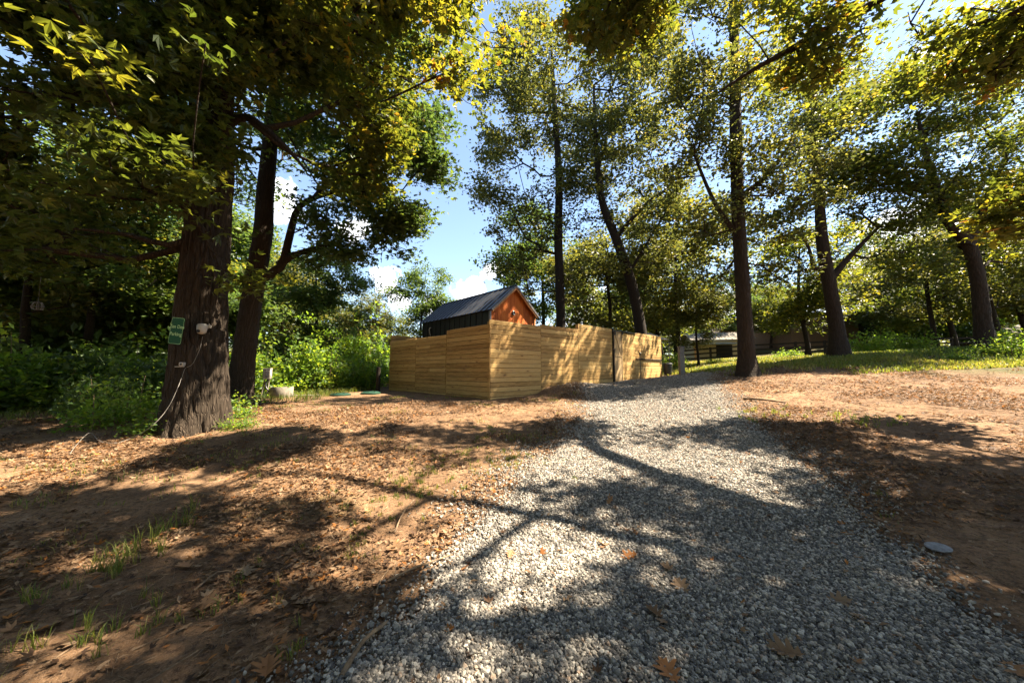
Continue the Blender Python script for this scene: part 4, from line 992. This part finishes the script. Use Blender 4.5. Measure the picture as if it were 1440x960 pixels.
for sgn in (1, -1):
    m = MB(); Ls = math.hypot(W_ / 2, HR - HE) + ov
    Mx = Matrix.Translation((W_ / 2, 0, HR)) @ (Matrix.Rotation(sl, 4, 'Y') if sgn > 0 else Matrix.Rotation(math.pi - sl, 4, 'Y') @ Matrix.Scale(-1, 4, (0, 0, 1)))
    m.box((.03, -fr + .004, -.115), (Ls - .02, -fr + .03, -.037), M=Mx, lv=.6); m.build("rake_trim", TRIM, shed)
    m = MB(); m.box((.03, -fr + .032, -.06), (Ls - .03, -.01, -.038), M=Mx, lv=.6); m.build("soffit", CEDAR, shed)
    m = MB(); m.box((.0, -fr - .018, -.05), (Ls + .004, -fr - .001, .012), M=Mx, lv=.6); m.build("edge_flashing", METAL_TR, shed)
m = MB(); m.box((-.012, -.02, 0), (.058, .058, HE - .04)); m.build("corner_trim", METAL_TR, shed)
m = MB(); m.box((W_ - .058, -.03, 0), (W_ + .012, .058, HE - .02)); m.build("corner_trim", TRIM, shed)
m = MB(); Mv = Matrix.Translation((W_ * .49, -.005, 2.98)) @ Matrix.Rotation(R(90), 4, 'X'); m.lathe([(.03, 0), (.085, 0), (.085, .03), (.06, .045), (.03, .02)], 20, M=Mv); m.build("vent", BLACK, shed, smooth=True)
m = MB(); m.box((1.45, -.14, 2.52), (1.95, -.005, 2.55)); m.box((1.93, -.14, 2.30), (1.95, -.12, 2.52)); m.box((1.45, -.14, 2.30), (1.47, -.12, 2.52)); m.build("wall_bracket", METAL_TR, shed)
m = MB(); m.tube([(-.005, D_ * .82, 2.35), (-.06, D_ * .82, 2.45), (-.09, D_ * .82, 2.6), (-.06, D_ * .82, 2.68), (.02, D_ * .82, 2.7)], .02, 8); m.build("vent_pipe", WHITE, shed, smooth=True)
# ------------------------------------------------------------------ things by the fence
def lantern(px, py, t_guess, top, label):
    q = world2(t_guess, 0) + NR * .22; z = Hz(q[0], q[1]); e = empty("path_lantern", (q[0], q[1], z)); tag(e, label, "lantern", "post lanterns at the gate")
    h = top - z; m = MB(); m.lathe([(.03, -.05), (.03, .0), (.016, .01), (.016, h - .16)], 10); m.build("post", BLACK, e, smooth=True)
    m = MB(); m.lathe([(.03, h - .16), (.05, h - .15), (.05, h - .14)], 12); m.build('lamp_base', BLACK, e); m = MB(); m.lathe([(.075, h - .035), (.06, h - .02), (.012, h)], 12); m.build("cap", BLACK, e)
    m = MB(); m.lathe([(.04, h - .14), (.045, h - .036)], 12); m.build("lamp_glass", GLASS, e)
lantern(857, 490, 6.55, 1.5 + 30 / 480 * 14.2, "post lantern left of the gate")
lantern(894, 495, 8.8, 1.5 + 25 / 480 * 15.7, "post lantern right of the gate")
q = world2(11.95, -.15); z = Hz(q[0], q[1]); e = empty("waste_bin", (q[0], q[1], z)); tag(e, "black waste bin at the far right end of the board fence", "bin")
m = MB(); m.lathe([(.19, 0), (.24, .55), (.24, .57)], 16); m.build("bin_body", BLACK, e, smooth=True); m = MB(); m.lathe([(.255, .571), (.255, .60), (.2, .64), (.05, .66)], 16); m.build("bin_lid", BLACK, e, smooth=True)
p = P(959, 527, 15.0); z = Hz(p[0], p[1]); e = empty("utility_post", (p[0], p[1], z)); tag(e, "square grey utility post standing in the dirt between fence and sweetgum", "utility post")
m = MB(); m.box((-.10, -.10, -.1), (.10, .10, 1.18), bev=.012); m.build("post_body", GREYP, e); m = MB(); m.box((-.115, -.115, 1.181), (.115, .115, 1.24), bev=.015); m.build("post_cap", GREYP, e)
# pale peak of a canopy behind the wall
p = P(912, 474, 21); e = empty("shade_canopy", (p[0], p[1], Hz(p[0], p[1]))); tag(e, "pale pointed canopy top peeping over the wall beside the crooked oak", "canopy")
m = MB(); h = p[2] - e.location.z; m._add([(-.9, -.9, h - .22), (.9, -.9, h - .22), (.9, .9, h - .22), (-.9, .9, h - .22), (0, 0, h + .3)], [(0, 1, 4), (1, 2, 4), (2, 3, 4), (3, 0, 4)], .5); m.build("canopy_cloth", FABW, e)
for sx_ in (-.85, .85):
    for sy_ in (-.85, .85): m = MB(); m.tube([(sx_, sy_, -.1), (sx_, sy_, h - .2)], .02, 6); m.build("leg", METAL_TR, e)
# ------------------------------------------------------------------ septic corner on the left
def at(px, d): x = (px - 720) / F * d; return x, d, Hz(x, d)
x, y, z = at(377, 11.3); e = empty("utility_pedestal", (x, y, z), R(12)); tag(e, "grey electrical box on two thin legs left of the concrete tub", "utility box")
m = MB(); m.box((-.09, -.07, .62), (.12, .07, .95), bev=.01); m.box((-.10, -.08, .951), (.13, .08, .975)); m.build("box", WHITE, e)
m = MB(); m.box((-.01, -.085, .68), (.10, -.071, .88), bev=.004); m.build("box_door", METAL_TR, e)
for a, b in ((-.15, -.05), (.02, .08)): m = MB(); m.tube([(a, 0, -.1), (b, 0, .64)], .022, 8); m.build("leg", CONC, e)
m = MB(); m.tube(polyline([(.05, -.03, .62), (.0, -.05, .42), (.10, -.08, .25), (.30, -.1, .12), (.42, -.1, .0), (.46, -.1, -.06)], .06), .026, 10); m.build("conduit", BLACK, e, smooth=True)
x, y, z = at(399, 11.3); e = empty("concrete_tub", (x, y, z)); tag(e, "round whitish concrete tub with plants growing out of it", "planter tub")
m = MB(); m.lathe([(.30, -.05), (.325, .0), (.335, .32), (.33, .335), (.29, .335), (.28, .25), (.02, .24)], 28, cap=False); m.build("tub", CONC, e, smooth=True)
rg_ = np.random.default_rng(8); A_ = np.c_[rg_.uniform(-.26, .26, 26), rg_.uniform(-.26, .26, 26), rg_.uniform(.3, .42, 26)]
v, f, lv = leaves(A_, np.arange(26), 10, .09, .06, LEAF1, rg_); link("plant", mesh_np("plant", v, [f], LEAF_S, lv), e)
for px, dd, lab in ((365, 11.6, "green round tank lid behind the utility box"), (481, 11.9, "green round tank lid in the middle of the brush edge"), (523, 12.4, "green round tank lid near the wall")):
    x, y, z = at(px, dd); m = MB(); m.lathe([(.34, -.03), (.34, .04), (.31, .055), (.28, .055), (.26, .07), (.02, .085)], 28)
    for k in range(6):
        a = k * math.pi / 3; m.box((-.012, .05, .0775), (.012, .25, .088), M=Matrix.Rotation(a, 4, 'Z'))
    o = m.build("tank_lid", GREENP, smooth=True); o.location = (x, y, z); tag(o, lab, "tank lid", "green tank lids")
x, y, z = at(533, 13.6); m = MB(); m.lathe([(.09, -.1), (.085, .3), (.08, .95), (.07, .98), (.01, .985)], 10); o = m.build("stump_post", BARK2, smooth=True); o.location = (x, y, z); tag(o, "dark weathered wooden post left of the wall", "post")
x, y, z = at(432, 11.8); m = MB(); m.box((-.5, -.12, 0), (.5, .12, .05), bev=.01); o = m.build("weathered_plank", CONC); o.location = (x, y, z - .01); o.rotation_euler = (0, 0, .1); tag(o, "pale flat slab lying at the brush edge right of the tub", "slab")
# ------------------------------------------------------------------ sign, cameras and cable on the big oak
def sign():
    c = P(248, 465, 5.93); e = empty("parking_sign", c, 0)
    tag(e, "green sign reading Zen Den Parking mounted on the left side of the big oak trunk", "sign")
    e.rotation_euler = (0, R(6.5), R(-8)); w, h, r_ = .135, .235, .03
    out = []
    for cx, cz, a0 in ((w - r_, h - r_, 0), (-w + r_, h - r_, 90), (-w + r_, -h + r_, 180), (w - r_, -h + r_, 270)):
        for k in range(6): a = R(a0 + k * 18); out.append((cx + r_ * math.cos(a), 0, cz + r_ * math.sin(a)))
    m = MB(); m.prism(out, (0, .004, 0), lv=.5); m.build("sign_plate", SIGNG, e)
    k1, k2 = .955, .915; n = len(out); vs = [(x * k1, -.0012, z * (1 - (1 - k1) * w / h)) for x, _, z in out] + [(x * k2, -.0012, z * (1 - (1 - k2) * w / h)) for x, _, z in out]
    m = MB(); m._add(vs, [(i, (i + 1) % n, n + (i + 1) % n, n + i) for i in range(n)], .5); m.build("sign_border", SIGNT, e)
    for txt, z in (("Zen Den", .045), ("Parking", -.085)):
        cu = bpy.data.curves.new("lettering", 'FONT'); cu.body = txt; cu.size = .086; cu.align_x = 'CENTER'; cu.extrude = .0006; cu.space_character = 1.02; cu.offset = .0012
        t = bpy.data.objects.new("lettering", cu); COL.objects.link(t); dg = bpy.context.evaluated_depsgraph_get()
        me = bpy.data.meshes.new_from_object(t.evaluated_get(dg)); bpy.data.objects.remove(t)
        me.materials.clear(); me.materials.append(SIGNT); o = link("lettering", me, e); o.location = (0, -.0022, z); o.rotation_euler = (R(90), 0, 0); o.scale = (.95, 1, 1)
sign()
from mathutils.bvhtree import BVHTree
_tk = [o for o in bpy.data.objects if o.parent and o.name.split('.')[0] == 'trunk'][0]
_vv = np.empty(len(_tk.data.vertices) * 3, np.float32); _tk.data.vertices.foreach_get("co", _vv)
_vv = _vv.reshape(-1, 3) + np.array(_tk.parent.location); _bvh = BVHTree.FromPolygons(_vv[:220 * 60].tolist(), [tuple(p.vertices) for p in _tk.data.polygons[:220 * 59]])
def on_trunk(px, py):
    d_ = Vector(P(px, py, 1.0) - np.array([0, 0, CAMZ])).normalized()
    h_ = _bvh.ray_cast(Vector((0, 0, CAMZ)), d_)
    return np.array(h_[0] - d_ * .012) if h_[0] is not None else P(px, py, 6.1)
c = on_trunk(288, 462); e = empty("dome_camera", c); tag(e, "white dome security camera on the big oak's trunk right of the sign", "camera")
m = MB(); m.box((-.04, .0, .02), (.04, .12, .075), bev=.01); m.build("bracket", WHITE, e)
m = MB(); m.lathe([(.02, .085), (.055, .08), (.075, .05), (.078, .0), (.072, -.045)], 20, c=(0, -.06, 0)); m.build("housing", WHITE, e, smooth=True)
m = MB(); m.lathe([(.07, -.046), (.066, -.075), (.045, -.10), (.01, -.11)], 20, c=(0, -.06, 0)); m.build("dome", WHITE, e, smooth=True)
m = MB(); m.lathe([(.002, .012), (.028, .010), (.03, 0), (.03, -.02)], 16, M=Matrix.Translation((.0, -.127, -.055)) @ Matrix.Rotation(R(80), 4, 'X')); m.build("lens", BLACK, e, smooth=True)
for s_ in (-1, 1): m = MB(); m.tube([(s_ * .075, -.04, .0), (s_ * .105, -.03, .01), (s_ * .105, -.03, .09 if s_ > 0 else .02)], .007, 6); m.build("antenna", WHITE, e)
c2 = on_trunk(258, 512); e = empty("cube_camera", c2); tag(e, "small white boxy camera on a shelf bracket low on the big oak's trunk", "camera")
m = MB(); m.box((-.035, -.05, -.035), (.035, .01, .035), bev=.008); m.build("housing", WHITE, e); m = MB(); m.lathe([(.02, .0), (.018, .006), (.002, .008)], 14, M=Matrix.Translation((0, -.051, .0)) @ Matrix.Rotation(R(90), 4, 'X')); m.build("lens", BLACK, e)
m = MB(); m.box((-.11, -.05, -.05), (.03, .02, -.037), bev=.003); m.build("bracket", WHITE, e)
pts = [on_trunk(285, 473), on_trunk(281, 490), on_trunk(272, 510), on_trunk(268, 514), on_trunk(261, 517), P(250, 545, 5.85), P(235, 575, 5.75), P(212, 600, 5.6)]
g1 = G(185, 620); pts += [g1 + np.array([0, 0, .05]), G(160, 626) + np.array([0, 0, .03]), G(140, 623) + np.array([0, 0, .03]), G(125, 620) + np.array([0, 0, .12]), G(108, 630) + np.array([0, 0, .06]), G(98, 640) + np.array([0, 0, .02])]
pl = polyline(pts, .06) ; m = MB(); m.tube([q - pts[-1] for q in pl], .004, 6); o = m.build("loose_cable", CABLE, smooth=True); o.location = tuple(pts[-1]); tag(o, "pale thin cable hanging from the camera and trailing left over the ground", "cable")
# small wire cage hanging in the dark thicket
c = P(53, 430, 8.4); e = empty("wire_basket", c); tag(e, "small pale wire basket hanging in the dark thicket at the left", "basket")
m = MB()
for k in range(8):
    a = k * math.pi / 4; m.tube([(.06 * math.cos(a), .06 * math.sin(a), .09), (.105 * math.cos(a), .105 * math.sin(a), -.02), (.08 * math.cos(a), .08 * math.sin(a), -.09)], .006, 5)
for r_, z in ((.06, .09), (.105, -.02), (.08, -.09)):
    m.tube([(r_ * math.cos(t * math.pi / 8), r_ * math.sin(t * math.pi / 8), z) for t in range(17)], .006, 5, cap=False)
m.build("cage", CABLE, e); m = MB(); m.tube([(0, 0, .09), (0, 0, 1.6)], .003, 5); m.build("hanging_wire", CABLE, e)
# ------------------------------------------------------------------ far rail fence
FP = [P(px, py, dd) for px, py, dd in ((925, 517, 33), (1000, 512, 31), (1120, 503, 30), (1240, 500, 30), (1340, 497, 30), (1440, 492, 29), (1560, 488, 28))]
pl = polyline([np.array([p[0], p[1], 0]) for p in FP], 2.4); c0 = pl[0]; z0 = Hz(c0[0], c0[1])
rf = empty("rail_fence", (c0[0], c0[1], z0)); tag(rf, "dark brown three rail pasture fence running across behind the trees on the right", "fence")
prev = None; loc = []
for q in pl:
    z = Hz(q[0], q[1]); loc.append(np.array([q[0] - c0[0], q[1] - c0[1], z - z0]))
    m = MB(); m.box((-.07, -.07, -.2), (.07, .07, 1.38)); o = m.build("post", RAIL, rf); o.location = tuple(loc[-1])
for hgt in (.45, .85, 1.25):
    m = MB()
    for a, b in zip(loc[:-1], loc[1:]):
        dv = b - a; Lh = math.hypot(dv[0], dv[1]); Mx = Matrix.Translation(tuple(a + np.array([0, 0, hgt]))) @ Matrix.Rotation(math.atan2(dv[1], dv[0]), 4, 'Z') @ Matrix.Rotation(-math.atan2(dv[2], Lh), 4, 'Y')
        m.box((.0, -.095, -.07), (np.linalg.norm(dv) - .004, -.071, .07), M=Mx)
    m.build("rail", RAIL, rf)
# string of little white insulators on the top rail
for a in loc[6:]:
    for k in range(2):
        m = MB(); m.lathe([(.02, -.035), (.03, 0), (.02, .035)], 8); o = m.build("insulator", WHITE, rf); o.location = (a[0] + k * 1.2, a[1] - .12, a[2] + 1.33)
# ------------------------------------------------------------------ buildings beyond
def gable_house(name, label, cx, cy, w, dp, z0, he, hr, wall, roof, rz, parts):
    e = empty(name, (cx, cy, z0), rz); tag(e, label, "building")
    m = MB(); m.box((-w / 2, -dp / 2, -1), (w / 2, dp / 2, he))
    for s_ in (-1, 1):
        m.prism([(s_ * w / 2, -dp / 2, he + .001), (s_ * w / 2, dp / 2, he + .001), (s_ * w / 2, 0, hr)], (-s_ * .1, 0, 0))
    m.build("wall", wall, e)
    m = MB(); sl_ = math.atan2(hr - he, dp / 2); Ls = math.hypot(dp / 2, hr - he) + .5
    for s_ in (-1, 1):
        Mx = Matrix.Translation((0, 0, hr + .02)) @ Matrix.Rotation(s_ * -sl_, 4, 'X')
        if s_ > 0: m.box((-w / 2 - .4, .0, 0), (w / 2 + .4, Ls, .08), M=Mx)
        else: m.box((-w / 2 - .4, -Ls, 0), (w / 2 + .4, 0, .08), M=Mx)
        k = -w / 2 - .38
        while k < w / 2 + .38:
            m.box((k, 0 if s_ > 0 else -Ls, .08), (k + .04, Ls if s_ > 0 else 0, .115), M=Mx); k += .6
    m.build("roof", roof, e); parts(e); return e
def barn_parts(e):
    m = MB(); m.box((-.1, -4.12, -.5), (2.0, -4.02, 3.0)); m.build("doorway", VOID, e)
    for x in (4.2, 6.2): m = MB(); m.box((x, -4.07, 1.4), (x + .9, -4.005, 2.4)); f = m.build("window", METAL_TR, e); m = MB(); m.box((x + .07, -4.09, 1.47), (x + .83, -4.072, 2.33)); m.build("pane", GLASS, f)
bx = (1178 - 720) / F * 44; gable_house("barn", "tan metal barn with a pale blue roof and black doorway, half hidden by the trees", bx, 45, 16.5, 8, Hz(bx, 45) - .1, 4.0, 5.5, TAN, BLUER, 0, barn_parts)
def cabin_parts(e):
    m = MB(); m.box((-3.0, -3.6, 1.55), (1.4, -2.0, 1.63)); m.build("awning", BLUER, e)
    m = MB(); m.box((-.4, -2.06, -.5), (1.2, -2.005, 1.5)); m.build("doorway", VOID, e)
    for x in (-2.9, 1.3): m = MB(); m.box((x - .06, -3.5, -.5), (x + .06, -3.4, 1.549)); m.build("porch_post", TRIM, e)
bx = (1012 - 720) / F * 39; gable_house("cabin", "small cream cabin with a low pale roof and an awning, left of the sweetgum trunk", bx, 40, 5.4, 4, Hz(bx, 40), 2.2, 3.0, CREAM, CONC, R(-14), cabin_parts)
bx = (1035 - 720) / F * 43; gable_house("gable_cabin", "orange brown timber cabin end beside the cream cabin", bx, 45.5, 5.0, 4.4, Hz(bx, 44) + .2, 2.0, 3.6, TRIM, CONC, R(80), lambda e: None)
bx = (1445 - 720) / F * 36; gable_house("low_outbuilding", "low dark outbuilding with a pale roof at the right edge", bx, 37, 8, 4, Hz(bx, 37) - .3, 1.6, 2.5, TAN, CONC, 0, lambda e: None)
# ------------------------------------------------------------------ light
SUN_AZ = np.array([.99, .14]); SUN_EL = R(53)
sd = np.array([SUN_AZ[0] * math.cos(SUN_EL), SUN_AZ[1] * math.cos(SUN_EL), math.sin(SUN_EL)]); sd /= np.linalg.norm(sd)
sl_ = bpy.data.lights.new("sun", 'SUN'); sl_.energy = 5.0; sl_.angle = R(.53); sl_.color = (1, .88, .70)
so = bpy.data.objects.new("sun", sl_); COL.objects.link(so); so.rotation_euler = Vector(sd).to_track_quat('Z', 'Y').to_euler()
w = bpy.data.worlds.new("World"); scene.world = w; w.use_nodes = True; nt = w.node_tree; bg = nt.nodes["Background"]; bg.inputs[1].default_value = .05
sky = nt.nodes.new('ShaderNodeTexSky'); sky.sky_type = 'NISHITA'; sky.sun_disc = False; sky.sun_elevation = SUN_EL
sky.sun_rotation = math.atan2(sd[0], sd[1]); sky.air_density = 1.0; sky.dust_density = .25; sky.ozone_density = 1.2
tc = nt.nodes.new('ShaderNodeTexCoord'); cl_out = None
def wm(op, a, b=None):
    n_ = nt.nodes.new('ShaderNodeMath'); n_.operation = op
    for i, v in enumerate((a, b)):
        if v is None: continue
        if isinstance(v, (int, float)): n_.inputs[i].default_value = v
        else: nt.links.new(v, n_.inputs[i])
    return n_.outputs[0]
for px, py, r_ in ((692, 380, .035), (668, 406, .032), (648, 412, .032), (545, 395, .04), (500, 325, .04), (395, 290, .045), (610, 430, .04), (560, 420, .035), (1335, 85, .04), (1410, 70, .05), (240, 470, .06), (1270, 350, .09), (1030, 435, .05), (830, 440, .08), (300, 350, .05)):
    dv = P(px, py, 1.0) - np.array([0, 0, CAMZ]); dv /= np.linalg.norm(dv)
    vm = nt.nodes.new('ShaderNodeVectorMath'); vm.operation = 'DISTANCE'; nt.links.new(tc.outputs['Generated'], vm.inputs[0]); vm.inputs[1].default_value = tuple(dv)
    v = wm('SUBTRACT', 1.0, wm('DIVIDE', vm.outputs['Value'], r_ * 1.15)); cl_out = v if cl_out is None else wm('MAXIMUM', cl_out, v)
nz = nt.nodes.new('ShaderNodeTexNoise'); nz.inputs['Scale'].default_value = 22; nz.inputs['Detail'].default_value = 7; nz.inputs['Roughness'].default_value = .6; nt.links.new(tc.outputs['Generated'], nz.inputs['Vector'])
cv = wm('ADD', wm('MAXIMUM', cl_out, -1.0), wm('MULTIPLY', wm('SUBTRACT', nz.outputs[0], .5), 2.2))
mr = nt.nodes.new('ShaderNodeMapRange'); nt.links.new(cv, mr.inputs[0]); mr.inputs[1].default_value = .12; mr.inputs[2].default_value = .42
mx = nt.nodes.new('ShaderNodeMix'); mx.data_type = 'RGBA'; nt.links.new(mr.outputs[0], mx.inputs[0]); hz = nt.nodes.new('ShaderNodeMix'); hz.data_type = 'RGBA'; hz.inputs[0].default_value = .10; nt.links.new(sky.outputs[0], hz.inputs[6]); hz.inputs[7].default_value = (2.6, 2.9, 3.3, 1)
nt.links.new(hz.outputs[2], mx.inputs[6]); mx.inputs[7].default_value = (8.6, 8.7, 9.0, 1)
nt.links.new(mx.outputs[2], bg.inputs[0])
# ------------------------------------------------------------------ render settings
vs = scene.view_settings; vs.view_transform = 'Standard'; vs.look = 'None'; vs.exposure = 2.85; vs.gamma = 1; vs.use_curve_mapping = False
cy = scene.cycles; cy.max_bounces = 6; cy.diffuse_bounces = 3; cy.glossy_bounces = 2; cy.transmission_bounces = 4; cy.transparent_max_bounces = 4
cy.use_adaptive_sampling = True; cy.adaptive_threshold = .02; cy.use_denoising = True; cy.sample_clamp_indirect = 6
